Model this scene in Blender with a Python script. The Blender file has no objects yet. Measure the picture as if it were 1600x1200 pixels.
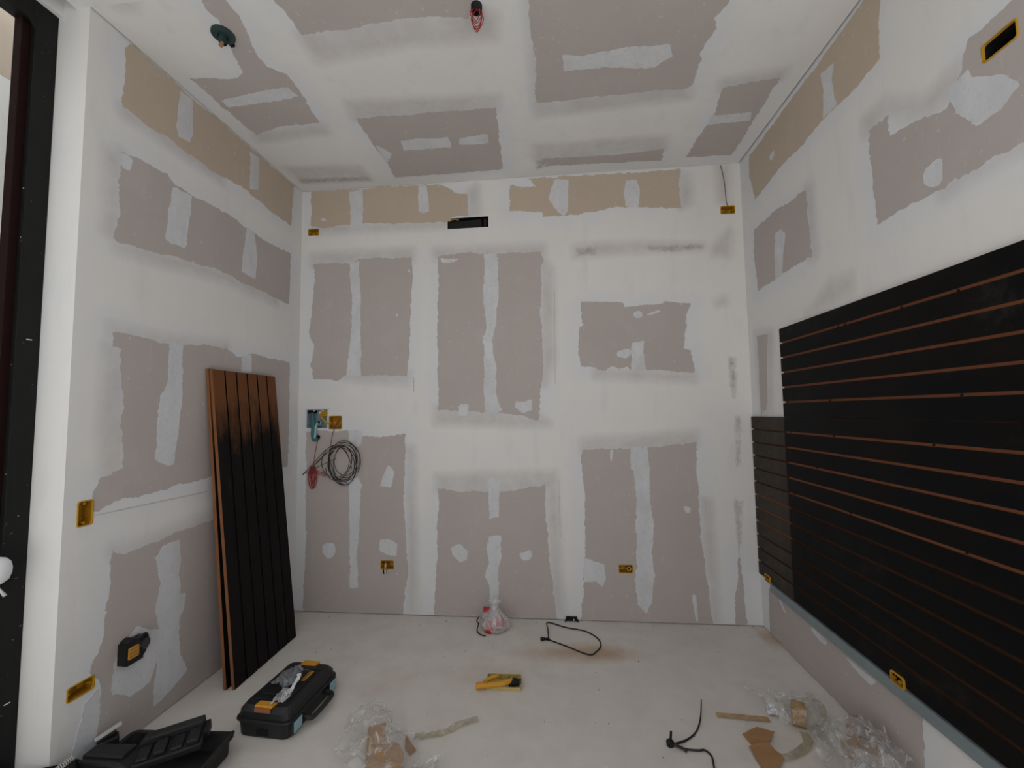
import bpy, bmesh, math, random
import numpy as np
from mathutils import Vector, Matrix, noise
from mathutils.geometry import tessellate_polygon

random.seed(7)
scene = bpy.context.scene
col = scene.collection

# room: camera above the origin, back wall at y=D, side walls x=-L / x=R, ceiling z=H
L, R, D, H, F = 2.0875, 1.4651, 3.3204, 3.4518, 1.6507

# ---------------------------------------------------------------- camera
cam_d = bpy.data.cameras.new('camera')
cam_d.sensor_fit = 'HORIZONTAL'
cam_d.sensor_width = 36.0
cam_d.lens = 665.63 * 36.0 / 1600.0
cam_d.clip_start = 0.02
cam = bpy.data.objects.new('camera', cam_d)
col.objects.link(cam)
_r = Vector((0.99517663, 0.09704580, -0.01433815))
_u = Vector((0.02064779, -0.06432844, 0.99771515))
_f = Vector((-0.09590171, 0.99319885, 0.06602194))
cam.matrix_world = Matrix(((_r.x, _u.x, -_f.x, 0), (_r.y, _u.y, -_f.y, 0), (_r.z, _u.z, -_f.z, 1.56), (0, 0, 0, 1)))
scene.camera = cam

# ---------------------------------------------------------------- daylight and exposure
world = bpy.data.worlds.new('overcast_daylight')
scene.world = world
world.use_nodes = True
bg = world.node_tree.nodes['Background']
bg.inputs['Color'].default_value = (0.92, 0.965, 1.0, 1)
bg.inputs['Strength'].default_value = 0.7
# unseen high sun added over the roof: it only reaches the forecourt behind the viewer and bounces in from there
sun_d = bpy.data.lights.new('sun', 'SUN')
sun_d.energy = 5.0
sun_d.angle = math.radians(3)
sun_d.color = (0.92, 0.97, 1.0)
sun = bpy.data.objects.new('sun', sun_d)
col.objects.link(sun)
sun.rotation_euler = Vector((-0.10, -0.20, -1.0)).to_track_quat('-Z', 'Y').to_euler()
scene.view_settings.view_transform = 'Standard'
scene.view_settings.look = 'None'
scene.view_settings.exposure = 0.71
scene.view_settings.gamma = 1.0
scene.view_settings.use_curve_mapping = False

# ---------------------------------------------------------------- outlines of board and filler areas, metres on each surface
# t tan board, b grey board, f filler coat, p crack line, s thin filler smear, d dark scuff
PATCHES = {
 'back': [
  ('t',[(-2.005,3.448),(-1.597,3.448),(-1.084,3.448),(-0.879,3.439),(-0.799,3.391),(-0.777,3.362),(-0.666,3.344),(-0.659,3.161),(-0.805,3.159),(-0.811,3.121),(-1.198,3.133),(-1.544,3.143),(-1.745,3.143),(-1.925,3.126),(-2.005,3.158)]),
  ('f',[(-1.67,3.426),(-1.558,3.436),(-1.55,3.143),(-1.539,3.098),(-1.655,3.105),(-1.657,3.259),(-1.675,3.371)]),
  ('f',[(-1.076,3.442),(-1.003,3.442),(-0.982,3.218),(-1.036,3.202),(-1.076,3.224)]),
  ('f',[(-1.915,3.214),(-1.876,3.212),(-1.87,3.184),(-1.915,3.186)]),
  ('t',[(-0.313,3.396),(-0.22,3.373),(-0.101,3.371),(-0.162,3.439),(1.018,3.43),(1.008,3.301),(1.015,3.118),(0.972,3.121),(0.52,3.165),(0.31,3.131),(0.143,3.11),(-0.047,3.113),(-0.054,3.153),(-0.301,3.176),(-0.321,3.177)]),
  ('f',[(0.043,3.417),(0.158,3.409),(0.144,3.149),(0.113,3.111),(0.046,3.171),(-0.006,3.253),(0.019,3.347)]),
  ('f',[(0.607,3.37),(0.689,3.372),(0.708,3.285),(0.696,3.149),(0.593,3.16),(0.585,3.262)]),
  ('b',[(-1.971,2.826),(-1.658,2.814),(-1.583,2.847),(-1.312,2.839),(-1.13,2.841),(-1.124,2.64),(-1.14,2.339),(-1.148,2.057),(-1.171,1.863),(-1.227,1.867),(-1.387,1.876),(-1.549,1.871),(-1.664,1.898),(-1.745,1.844),(-1.968,1.852),(-1.965,1.936),(-1.995,1.969),(-1.964,2.112),(-2.009,2.242),(-1.986,2.402),(-1.969,2.596)]),
  ('f',[(-1.658,2.81),(-1.583,2.823),(-1.563,2.419),(-1.552,1.869),(-1.68,1.872),(-1.642,2.166),(-1.638,2.55),(-1.661,2.664)]),
  ('f',[(-1.16,2.738),(-1.143,2.737),(-1.143,2.71),(-1.159,2.711)]),
  ('f',[(-1.264,2.375),(-1.245,2.375),(-1.245,2.348),(-1.263,2.349)]),
  ('b',[(-0.916,2.838),(-0.828,2.85),(-0.528,2.842),(-0.427,2.829),(-0.08,2.835),(-0.059,2.764),(-0.083,2.702),(-0.072,2.485),(-0.089,2.363),(-0.068,1.906),(-0.077,1.831),(-0.101,1.726),(-0.12,1.503),(-0.465,1.567),(-0.549,1.561),(-0.911,1.589),(-0.918,2.05),(-0.917,2.363),(-0.908,2.678)]),
  ('f',[(-0.528,2.842),(-0.427,2.837),(-0.415,2.531),(-0.441,2.283),(-0.474,2.13),(-0.46,1.992),(-0.438,1.915),(-0.455,1.733),(-0.426,1.642),(-0.404,1.581),(-0.465,1.537),(-0.526,1.553),(-0.547,1.735),(-0.536,2.04),(-0.551,2.132),(-0.519,2.224),(-0.525,2.379),(-0.548,2.442),(-0.53,2.661)]),
  ('f',[(-0.748,1.632),(-0.663,1.631),(-0.672,1.54),(-0.749,1.536)]),
  ('f',[(-0.297,1.647),(-0.242,1.634),(-0.169,1.66),(-0.163,1.578),(-0.239,1.549),(-0.298,1.595)]),
  ('f',[(-0.897,2.826),(-0.817,2.807),(-0.733,2.808),(-0.796,2.779),(-0.881,2.778)]),
  ('b',[(0.232,2.419),(0.35,2.407),(0.555,2.399),(0.561,2.361),(0.829,2.373),(0.873,2.394),(1.064,2.364),(1.025,2.276),(0.993,2.026),(1.042,2.01),(1.072,1.834),(0.697,1.875),(0.603,1.86),(0.568,1.898),(0.51,1.877),(0.453,1.9),(0.379,1.865),(0.322,1.896),(0.219,1.906),(0.2,2.019),(0.212,2.215),(0.235,2.229)]),
  ('f',[(0.603,2.082),(0.697,2.094),(0.704,1.872),(0.603,1.855)]),
  ('f',[(0.492,2.011),(0.587,2.038),(0.608,2.008),(0.57,1.957),(0.499,1.974)]),
  ('f',[(0.63,2.315),(0.664,2.329),(0.697,2.308),(0.691,2.273),(0.657,2.264),(0.629,2.285)]),
  ('f',[(0.726,2.302),(0.823,2.328),(0.832,2.313),(0.73,2.282)]),
  ('b',[(-2.015,1.423),(-1.805,1.431),(-1.675,1.435),(-1.529,1.387),(-1.4,1.378),(-1.186,1.399),(-1.178,1.187),(-1.193,0.886),(-1.176,0.589),(-1.16,0.369),(-1.198,0.002),(-1.391,0.002),(-1.737,0.002),(-2.017,0.002),(-2.0,0.427),(-2.004,0.805)]),
  ('f',[(-1.658,1.435),(-1.537,1.426),(-1.544,1.326),(-1.576,1.295),(-1.641,1.326)]),
  ('f',[(-1.654,1.035),(-1.574,1.066),(-1.533,0.998),(-1.549,0.945),(-1.554,0.659),(-1.575,0.435),(-1.557,0.199),(-1.636,0.189),(-1.631,0.434),(-1.645,0.944)]),
  ('f',[(-1.32,1.157),(-1.272,1.096),(-1.295,0.976),(-1.39,0.99),(-1.367,1.066)]),
  ('f',[(-1.864,0.527),(-1.76,0.544),(-1.751,0.461),(-1.806,0.408),(-1.863,0.46)]),
  ('f',[(-1.387,0.571),(-1.317,0.58),(-1.246,0.544),(-1.254,0.445),(-1.316,0.454),(-1.387,0.482)]),
  ('b',[(-0.913,0.977),(-0.76,0.947),(-0.548,0.941),(-0.337,0.956),(-0.078,1.001),(-0.075,0.748),(-0.053,0.391),(-0.029,0.18),(-0.008,0.002),(-0.473,0.002),(-0.931,0.002),(-0.954,0.002),(-0.93,0.446),(-0.914,0.887)]),
  ('f',[(-0.524,1.056),(-0.426,1.037),(-0.437,0.759),(-0.512,0.736)]),
  ('f',[(-0.513,0.613),(-0.424,0.614),(-0.419,0.455),(-0.449,0.369),(-0.444,0.169),(-0.461,0.022),(-0.505,0.021),(-0.518,0.238),(-0.554,0.323),(-0.516,0.41),(-0.537,0.511)]),
  ('f',[(-0.816,0.521),(-0.747,0.551),(-0.68,0.494),(-0.688,0.429),(-0.748,0.406),(-0.808,0.463)]),
  ('f',[(-0.285,0.486),(-0.189,0.517),(-0.191,0.445),(-0.264,0.429)]),
  ('b',[(0.21,1.262),(0.319,1.276),(0.434,1.268),(0.719,1.281),(1.055,1.316),(1.051,1.038),(1.061,0.62),(1.094,0.277),(1.118,0.002),(0.647,0.002),(0.177,0.002),(0.184,0.093),(0.212,0.467),(0.223,0.893),(0.205,1.134)]),
  ('f',[(0.577,1.282),(0.698,1.295),(0.705,1.08),(0.705,0.868),(0.727,0.699),(0.706,0.517),(0.714,0.337),(0.694,0.158),(0.649,0.07),(0.596,0.127),(0.573,0.265),(0.595,0.529),(0.586,0.683),(0.606,0.867),(0.593,1.109),(0.572,1.123)]),
  ('f',[(0.415,1.263),(0.448,1.263),(0.437,1.205),(0.422,1.162)]),
  ('f',[(0.205,0.459),(0.353,0.413),(0.364,0.315),(0.339,0.245),(0.293,0.286),(0.2,0.284)]),
  ('f',[(0.945,0.85),(0.999,0.832),(0.984,0.795),(0.952,0.804)]),
  ('f',[(0.978,0.215),(1.01,0.207),(1.02,0.018),(1.002,0.017)]),
  ('b',[(1.276,0.002),(1.357,0.002),(1.338,0.351),(1.324,0.477),(1.315,0.477),(1.307,0.35),(1.285,0.214)]),
  ('p',[(-1.121,1.849),(-1.11,1.849),(-1.108,1.735),(-1.116,1.735)]),
  ('p',[(0.022,2.512),(0.03,2.512),(0.019,1.774),(0.013,1.774)]),
  ('p',[(0.023,1.037),(0.03,1.037),(0.036,0.606),(0.028,0.605)]),
  ('p',[(1.323,0.876),(1.332,0.876),(1.333,0.669),(1.322,0.477),(1.317,0.477)]),
  ('s',[(-1.989,2.903),(-1.122,2.902),(-1.122,2.816),(-1.988,2.81)]),
  ('s',[(-1.746,1.899),(-1.147,1.886),(-1.168,1.798),(-1.685,1.851)]),
  ('s',[(-0.945,2.893),(-0.049,2.878),(-0.05,2.805),(-0.934,2.828)]),
  ('s',[(-0.937,1.61),(-0.551,1.574),(-0.12,1.528),(-0.037,1.467),(-0.325,1.461),(-0.938,1.483)]),
  ('s',[(0.188,2.855),(0.377,2.865),(0.696,2.858),(1.165,2.818),(1.164,2.793),(0.84,2.8),(0.375,2.788),(0.186,2.772)]),
  ('d',[(0.202,2.843),(0.362,2.845),(0.35,2.789),(0.211,2.786)]),
  ('d',[(0.753,2.825),(1.165,2.823),(1.164,2.798),(0.868,2.778),(0.762,2.799)]),
  ('s',[(1.229,2.78),(1.367,2.923),(1.368,2.723),(1.242,2.739)]),
  ('s',[(1.249,2.381),(1.306,2.403),(1.314,2.359),(1.257,2.351)]),
  ('s',[(0.326,1.876),(0.591,1.86),(1.062,1.82),(1.061,1.781),(0.325,1.827)]),
  ('s',[(-0.923,1.066),(0.005,1.095),(0.013,1.008),(-0.081,0.979),(-0.548,0.919),(-0.76,0.933),(-0.918,0.957)]),
  ('s',[(0.215,1.337),(1.058,1.388),(1.055,1.297),(0.719,1.266),(0.434,1.253),(0.213,1.25)]),
  ('s',[(1.305,3.424),(1.367,3.43),(1.372,3.129),(1.303,3.159)]),
  ('s',[(1.016,3.393),(1.083,3.378),(1.094,3.162),(1.015,3.126)]),
  ('s',[(-0.65,3.359),(-0.586,3.409),(-0.572,3.166),(-0.651,3.155)]),
  ('d',[(1.309,1.959),(1.363,1.928),(1.352,1.641),(1.327,1.656)]),
  ('d',[(1.348,1.508),(1.375,1.498),(1.358,1.141),(1.335,1.141)]),
  ('d',[(1.31,0.899),(1.363,0.885),(1.335,0.578),(1.318,0.577)]),
  ('s',[(-1.162,1.287),(-1.12,1.287),(-1.093,0.032),(-1.145,0.03)]),
  ('s',[(-0.046,0.989),(0.003,0.989),(0.04,0.033),(-0.027,0.031)]),
  ('s',[(1.084,0.898),(1.129,0.879),(1.163,0.031),(1.118,0.021)]),
  ('s',[(-0.071,2.795),(0.008,2.688),(0.013,1.974),(-0.07,1.776)]),
  ('s',[(-1.982,3.157),(-1.589,3.134),(-0.816,3.116),(-0.816,3.079),(-1.588,3.09),(-1.925,3.087)]),
 ],
 'left': [
  ('t',[(1.817,3.401),(1.849,3.447),(2.129,3.441),(2.214,3.44),(2.706,3.447),(3.199,3.444),(3.172,3.094),(2.902,3.099),(2.661,3.126),(2.44,3.09),(2.291,3.089),(2.106,3.096),(2.047,3.096),(1.937,3.084),(1.816,3.095)]),
  ('f',[(2.13,3.42),(2.208,3.428),(2.216,3.221),(2.205,3.166),(2.129,3.145),(2.114,3.197)]),
  ('f',[(2.697,3.418),(2.786,3.43),(2.784,3.185),(2.698,3.146)]),
  ('b',[(1.822,2.866),(1.884,2.88),(2.067,2.895),(2.11,2.858),(2.231,2.86),(2.497,2.877),(2.69,2.854),(3.0,2.849),(3.179,2.869),(3.168,2.441),(3.013,2.454),(2.632,2.47),(2.512,2.483),(2.433,2.482),(2.248,2.465),(2.122,2.453),(2.041,2.433),(1.82,2.412),(1.801,2.428),(1.819,2.531),(1.821,2.725)]),
  ('f',[(2.105,2.841),(2.232,2.855),(2.22,2.718),(2.2,2.521),(2.119,2.517),(2.077,2.533),(2.081,2.671)]),
  ('f',[(2.68,2.864),(2.757,2.856),(2.792,2.701),(2.779,2.529),(2.638,2.538),(2.658,2.719)]),
  ('f',[(1.821,2.862),(1.875,2.866),(1.872,2.794),(1.824,2.786)]),
  ('b',[(1.817,1.974),(1.925,1.971),(2.085,1.957),(2.268,1.977),(2.531,1.998),(2.634,1.953),(2.772,1.993),(3.195,1.983),(3.199,1.606),(3.195,1.249),(3.19,1.16),(2.97,1.178),(2.596,1.19),(2.411,1.19),(2.276,1.178),(2.225,1.186),(2.119,1.174),(2.002,1.166),(1.886,1.161),(1.784,1.139),(1.768,1.202),(1.794,1.275),(1.898,1.314),(1.895,1.481),(1.875,1.51),(1.885,1.6),(1.873,1.724),(1.865,1.895),(1.823,1.895)]),
  ('f',[(2.125,1.969),(2.204,1.965),(2.209,1.709),(2.204,1.53),(2.177,1.299),(2.136,1.298),(2.062,1.343),(2.07,1.533),(2.079,1.669),(2.125,1.74)]),
  ('f',[(2.669,1.966),(2.76,1.987),(2.765,1.862),(2.661,1.852)]),
  ('b',[(1.861,0.943),(1.917,0.903),(2.013,0.905),(2.188,0.923),(2.441,0.932),(2.843,0.942),(3.173,0.931),(3.173,0.474),(3.188,0.002),(2.553,0.002),(1.958,0.002),(1.84,0.002),(1.838,0.15),(1.842,0.34),(1.793,0.427),(1.83,0.507),(1.845,0.627),(1.86,0.777)]),
  ('f',[(2.09,0.832),(2.135,0.884),(2.226,0.881),(2.238,0.731),(2.244,0.584),(2.282,0.568),(2.279,0.507),(2.244,0.45),(2.265,0.244),(2.307,0.138),(2.223,0.097),(2.113,0.065),(2.101,0.096),(2.116,0.239),(2.129,0.445),(2.097,0.557),(2.119,0.675)]),
  ('f',[(1.903,0.415),(1.892,0.266),(1.986,0.202),(2.085,0.21),(2.134,0.325),(2.151,0.434),(2.031,0.502),(2.004,0.525),(1.982,0.508)]),
  ('f',[(1.77,0.305),(1.838,0.339),(1.838,0.15),(1.806,0.091),(1.73,0.096)]),
  ('s',[(1.793,1.9),(1.865,1.895),(1.897,1.475),(1.898,1.305),(1.819,1.286),(1.795,1.481)]),
  ('s',[(1.82,2.41),(2.041,2.433),(2.248,2.465),(2.512,2.483),(3.013,2.454),(3.015,2.414),(2.492,2.439),(2.047,2.39),(1.822,2.373)]),
  ('s',[(1.815,1.996),(2.084,1.987),(2.531,2.014),(2.532,1.981),(2.085,1.945),(1.817,1.959)]),
  ('s',[(1.861,0.943),(2.012,0.927),(2.186,0.951),(2.44,0.963),(2.441,0.921),(2.014,0.889),(1.88,0.901)]),
  ('s',[(1.75,2.827),(1.821,2.865),(1.823,2.533),(1.804,2.423),(1.765,2.444)]),
  ('p',[(1.78,1.121),(2.052,1.118),(2.414,1.113),(2.414,1.107),(2.052,1.112),(1.781,1.116)]),
  ('s',[(1.817,3.09),(2.046,3.106),(2.439,3.115),(2.441,3.065),(2.048,3.064),(1.818,3.058)]),
 ],
 'right': [
  ('t',[(3.169,3.402),(2.03,3.431),(1.987,3.448),(1.897,3.423),(1.929,3.247),(1.931,3.097),(2.077,3.08),(2.143,3.083),(2.354,3.094),(2.46,3.078),(2.721,3.088),(3.107,3.057),(3.176,3.245)]),
  ('f',[(2.329,3.345),(2.221,3.318),(2.241,3.263),(2.22,3.101),(2.329,3.097),(2.315,3.237)]),
  ('f',[(2.897,3.234),(2.821,3.24),(2.813,3.208),(2.864,3.187)]),
  ('b',[(3.151,2.844),(2.863,2.848),(2.642,2.813),(2.515,2.81),(2.513,2.642),(2.5,2.413),(2.642,2.419),(2.862,2.408),(3.137,2.398),(3.166,2.66)]),
  ('f',[(2.871,2.701),(2.8,2.7),(2.749,2.649),(2.765,2.602),(2.786,2.54),(2.815,2.405),(2.894,2.409),(2.894,2.559)]),
  ('b',[(2.027,2.818),(1.914,2.819),(1.907,2.727),(1.727,2.676),(1.648,2.656),(1.592,2.729),(1.552,2.83),(1.482,2.829),(1.411,2.836),(1.277,2.815),(1.315,2.358),(1.414,2.371),(1.531,2.38),(1.689,2.371),(1.844,2.382),(2.016,2.378),(2.026,2.625)]),
  ('f',[(1.643,2.712),(1.561,2.732),(1.544,2.69),(1.449,2.622),(1.412,2.556),(1.47,2.518),(1.552,2.516),(1.614,2.61)]),
  ('f',[(1.767,2.476),(1.694,2.494),(1.681,2.456),(1.695,2.39),(1.759,2.417)]),
  ('b',[(3.186,2.083),(3.036,2.063),(3.105,1.553),(3.191,1.512)]),
  ('b',[(3.212,0.316),(1.966,0.327),(1.972,0.002),(3.225,0.002)]),
  ('f',[(2.723,0.293),(2.567,0.288),(2.593,0.247),(2.72,0.27)]),
  ('f',[(2.443,0.288),(2.214,0.293),(2.25,0.254),(2.343,0.257)]),
  ('f',[(3.086,0.295),(3.038,0.295),(2.997,0.241),(3.013,0.234)]),
  ('s',[(2.039,2.826),(1.903,2.823),(1.726,2.688),(1.569,2.711),(1.588,2.774),(1.749,2.752),(1.932,2.891),(2.049,2.886)]),
  ('s',[(2.344,2.218),(2.201,2.206),(2.207,2.138),(2.571,2.108)]),
  ('s',[(1.689,2.371),(1.531,2.38),(1.414,2.371),(1.416,2.355),(1.533,2.359),(1.691,2.348)]),
  ('s',[(2.517,2.814),(2.465,2.793),(2.458,2.398),(2.516,2.404)]),
  ('s',[(3.212,2.109),(2.979,2.074),(3.035,1.552),(3.182,1.508)]),
 ],
 'ceiling': [
  ('b',[(-1.434,1.523),(-1.342,1.533),(-1.45,1.688),(-1.449,1.767),(-1.507,1.967),(-1.51,2.062),(-1.434,2.12),(-1.439,2.268),(-1.475,2.516),(-1.784,2.524),(-1.961,2.581),(-1.99,2.081),(-1.874,2.101),(-1.726,2.118),(-1.665,2.084),(-1.633,1.973),(-1.559,1.781),(-1.579,1.72),(-1.558,1.676)]),
  ('f',[(-1.946,2.256),(-1.696,2.223),(-1.485,2.203),(-1.471,2.28),(-1.623,2.301),(-1.943,2.313)]),
  ('b',[(-1.234,1.712),(-1.217,1.77),(-1.208,1.894),(-0.966,1.889),(-0.705,1.867),(-0.463,1.878),(-0.366,1.905),(-0.318,1.799),(-0.282,1.65),(-1.211,1.547)]),
  ('b',[(-1.221,2.501),(-0.87,2.509),(-0.318,2.511),(-0.356,3.182),(-0.794,3.196),(-1.234,3.197),(-1.214,3.025),(-1.226,2.744)]),
  ('f',[(-1.014,2.749),(-0.684,2.757),(-0.689,2.863),(-1.036,2.866)]),
  ('f',[(-0.607,2.776),(-0.415,2.748),(-0.412,2.853),(-0.624,2.849)]),
  ('f',[(-1.209,2.768),(-1.13,2.889),(-1.218,2.999),(-1.221,2.91)]),
  ('b',[(-0.06,1.674),(0.863,1.776),(0.848,1.944),(0.813,2.038),(0.852,2.094),(0.813,2.227),(0.84,2.279),(0.85,2.473),(0.81,2.483),(0.634,2.485),(0.251,2.495),(-0.063,2.499),(-0.056,2.203),(-0.076,1.99)]),
  ('f',[(0.083,2.156),(0.185,2.18),(0.421,2.152),(0.637,2.159),(0.677,2.236),(0.592,2.303),(0.338,2.278),(0.096,2.273)]),
  ('b',[(-0.013,3.084),(0.525,3.101),(0.834,3.068),(0.857,3.214),(0.405,3.197),(-0.015,3.184)]),
  ('b',[(1.034,2.501),(1.336,2.464),(1.348,2.74),(1.355,2.948),(1.361,3.202),(1.021,3.197),(1.065,2.707)]),
  ('f',[(1.053,2.741),(1.302,2.744),(1.323,2.818),(1.056,2.834)]),
  ('s',[(-1.948,2.563),(-1.472,2.535),(-1.476,2.612),(-2.0,2.652)]),
  ('s',[(-1.214,1.893),(-0.966,1.889),(-0.705,1.867),(-0.463,1.878),(-0.366,1.905),(-0.244,1.902),(-0.261,2.023),(-0.694,2.001),(-1.224,2.061)]),
  ('s',[(-1.203,2.364),(-0.294,2.422),(-0.319,2.522),(-1.227,2.515)]),
  ('s',[(-2.0,2.972),(-1.437,3.015),(-1.44,3.205),(-2.006,3.184)]),
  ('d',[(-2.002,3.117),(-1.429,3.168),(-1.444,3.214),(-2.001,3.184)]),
  ('s',[(-0.074,2.484),(0.807,2.473),(0.863,2.561),(-0.071,2.621)]),
  ('s',[(-0.093,2.923),(0.82,2.926),(0.837,3.08),(-0.014,3.104),(-0.091,3.095)]),
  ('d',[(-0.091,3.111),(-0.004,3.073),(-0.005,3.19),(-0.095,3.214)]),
  ('s',[(1.017,2.448),(1.337,2.411),(1.343,2.476),(1.039,2.515)]),
  ('s',[(-1.882,1.581),(-1.813,1.589),(-1.906,1.674),(-1.964,1.667)]),
  ('s',[(-0.082,1.672),(-0.044,1.676),(-0.051,2.498),(-0.074,2.495)]),
 ],
}

# ---------------------------------------------------------------- materials
def srgb(r, g, b):
    f = lambda c: (c / 255 / 12.92) if c / 255 <= 0.04045 else ((c / 255 + 0.055) / 1.055) ** 2.4
    return (f(r), f(g), f(b), 1)

class NT:
    def __init__(s, name):
        s.m = bpy.data.materials.new(name); s.m.use_nodes = True
        s.t = s.m.node_tree; s.n = s.t.nodes; s.l = s.t.links
        s.b = s.n['Principled BSDF']; s.out = s.n['Material Output']
        s.tc = s.n.new('ShaderNodeTexCoord')
    def noise(s, scale, detail=4, rough=0.55, vec=None, dist=0.0):
        n = s.n.new('ShaderNodeTexNoise'); n.inputs['Scale'].default_value = scale
        n.inputs['Detail'].default_value = detail; n.inputs['Roughness'].default_value = rough
        n.inputs['Distortion'].default_value = dist
        s.l.new(vec or s.tc.outputs['Object'], n.inputs['Vector']); return n.outputs['Fac']
    def mapping(s, scale, src=None):
        n = s.n.new('ShaderNodeMapping'); n.inputs['Scale'].default_value = scale
        s.l.new(src or s.tc.outputs['Object'], n.inputs['Vector']); return n.outputs['Vector']
    def ramp(s, fac, a, b, ca=(0, 0, 0, 1), cb=(1, 1, 1, 1)):
        n = s.n.new('ShaderNodeValToRGB'); n.color_ramp.elements[0].position = a; n.color_ramp.elements[1].position = b
        n.color_ramp.elements[0].color = ca; n.color_ramp.elements[1].color = cb
        s.l.new(fac, n.inputs['Fac']); return n.outputs['Color']
    def mix(s, fac, a, b, mode='MIX'):
        n = s.n.new('ShaderNodeMix'); n.data_type = 'RGBA'; n.blend_type = mode
        for v, i in ((fac, 0), (a, 6), (b, 7)):
            if isinstance(v, (int, float)): n.inputs[i].default_value = v
            elif isinstance(v, tuple): n.inputs[i].default_value = v
            else: s.l.new(v, n.inputs[i])
        return n.outputs[2]
    def math(s, op, a, b=0.0, c=0.0):
        n = s.n.new('ShaderNodeMath'); n.operation = op
        for v, i in ((a, 0), (b, 1), (c, 2)):
            if isinstance(v, (int, float)): n.inputs[i].default_value = v
            else: s.l.new(v, n.inputs[i])
        return n.outputs[0]
    def attr(s, name):
        n = s.n.new('ShaderNodeAttribute'); n.attribute_name = name; return n.outputs['Fac']
    def bump(s, h, strength=0.2, dist=0.002):
        n = s.n.new('ShaderNodeBump'); n.inputs['Strength'].default_value = strength; n.inputs['Distance'].default_value = dist
        s.l.new(h, n.inputs['Height']); s.l.new(n.outputs['Normal'], s.b.inputs['Normal'])
    def color(s, c): 
        if isinstance(c, tuple): s.b.inputs['Base Color'].default_value = c
        else: s.l.new(c, s.b.inputs['Base Color'])
    def rough(s, r, spec=0.3):
        if isinstance(r, (int, float)): s.b.inputs['Roughness'].default_value = r
        else: s.l.new(r, s.b.inputs['Roughness'])
        s.b.inputs['Specular IOR Level'].default_value = spec

def simple(name, c, r=0.5, spec=0.4, var=0.12, scale=40, metal=0.0):
    t = NT(name); c = tuple(c) if len(c) == 4 else tuple(c) + (1,)
    dark = tuple(v * (1 - var) for v in c[:3]) + (1,); lite = tuple(min(1, v * (1 + var)) for v in c[:3]) + (1,)
    t.color(t.mix(t.noise(scale), dark, lite)); t.rough(r, spec); t.b.inputs['Metallic'].default_value = metal
    return t.m

PLASTER = (0.80, 0.785, 0.765, 1)
BOARD = (0.505, 0.455, 0.434, 1)
TAN = (0.555, 0.468, 0.375, 1)
FILL = (0.66, 0.67, 0.69, 1)

def m_plaster():
    t = NT('sanded_joint_compound')
    n1 = t.noise(2.2, 5, 0.6); n2 = t.noise(26, 6, 0.65)
    base = t.mix(t.ramp(n1, 0.3, 0.7), (0.775, 0.77, 0.765, 1), (0.81, 0.80, 0.785, 1))
    st = t.noise(1.0, 4, 0.6, t.mapping((9, 9, 2.0)))
    base = t.mix(t.ramp(st, 0.55, 0.75), base, (0.745, 0.74, 0.735, 1))
    sk = t.attr('skim'); n5 = t.noise(3.5, 5, 0.65)             # bluish fresh skim around the bare boards
    base = t.mix(t.ramp(t.math('MULTIPLY', sk, t.math('MULTIPLY_ADD', n5, 1.5, t.math('MULTIPLY', n2, 0.4))), 0.22, 0.75), base, (0.735, 0.755, 0.785, 1))
    sm = t.attr('smear'); n4 = t.noise(5, 5, 0.6, t.mapping((1, 1, 1))); k = t.math('MULTIPLY', sm, t.math('MULTIPLY_ADD', n4, 1.1, t.math('MULTIPLY', n2, 0.45)))
    k = t.ramp(k, 0.12, 0.9)
    base = t.mix(t.math('MULTIPLY', k, 0.58), base, (0.50, 0.465, 0.445, 1))
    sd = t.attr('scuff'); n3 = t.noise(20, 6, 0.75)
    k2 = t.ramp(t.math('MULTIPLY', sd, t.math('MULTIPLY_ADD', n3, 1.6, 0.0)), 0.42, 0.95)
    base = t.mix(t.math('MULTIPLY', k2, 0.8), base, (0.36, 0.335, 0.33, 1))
    t.color(base); t.rough(0.85, 0.2); t.bump(n2, 0.12, 0.004); return t.m

def m_board(name, c):
    t = NT(name); n1 = t.noise(3.5, 4); n2 = t.noise(90, 3)
    a = tuple(v * 0.94 for v in c[:3]) + (1,); b = tuple(v * 1.05 for v in c[:3]) + (1,)
    base = t.mix(n1, a, b)
    sp = t.ramp(t.noise(34, 2, 0.5), 0.70, 0.725)          # specks of filler
    base = t.mix(t.math('MULTIPLY', sp, 0.5), base, FILL)
    sc = t.ramp(t.noise(5.0, 5, 0.65, t.mapping((6, 6, 1.4))), 0.61, 0.78)
    base = t.mix(t.math('MULTIPLY', sc, 0.34), base, FILL)
    base = t.mix(t.math('MULTIPLY', t.ramp(t.noise(2.0, 6, 0.7), 0.58, 0.78), 0.22), base, FILL)
    t.color(base); t.rough(0.9, 0.15); t.bump(n2, 0.05, 0.001); return t.m

def m_fill():
    t = NT('filler_coat'); n1 = t.noise(7, 5, 0.65, t.mapping((1.5, 1.5, 0.6))); n2 = t.noise(45, 5, 0.7)
    base = t.mix(t.ramp(n1, 0.35, 0.7), (0.635, 0.655, 0.685, 1), (0.725, 0.74, 0.765, 1))
    base = t.mix(t.math('MULTIPLY', t.ramp(n2, 0.54, 0.70), 0.40), base, BOARD)
    base = t.mix(t.math('MULTIPLY', t.ramp(t.noise(3.2, 5, 0.6), 0.55, 0.75), 0.35), base, BOARD)
    t.color(base); t.rough(0.85, 0.2); t.bump(n2, 0.3, 0.004); return t.m

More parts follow.
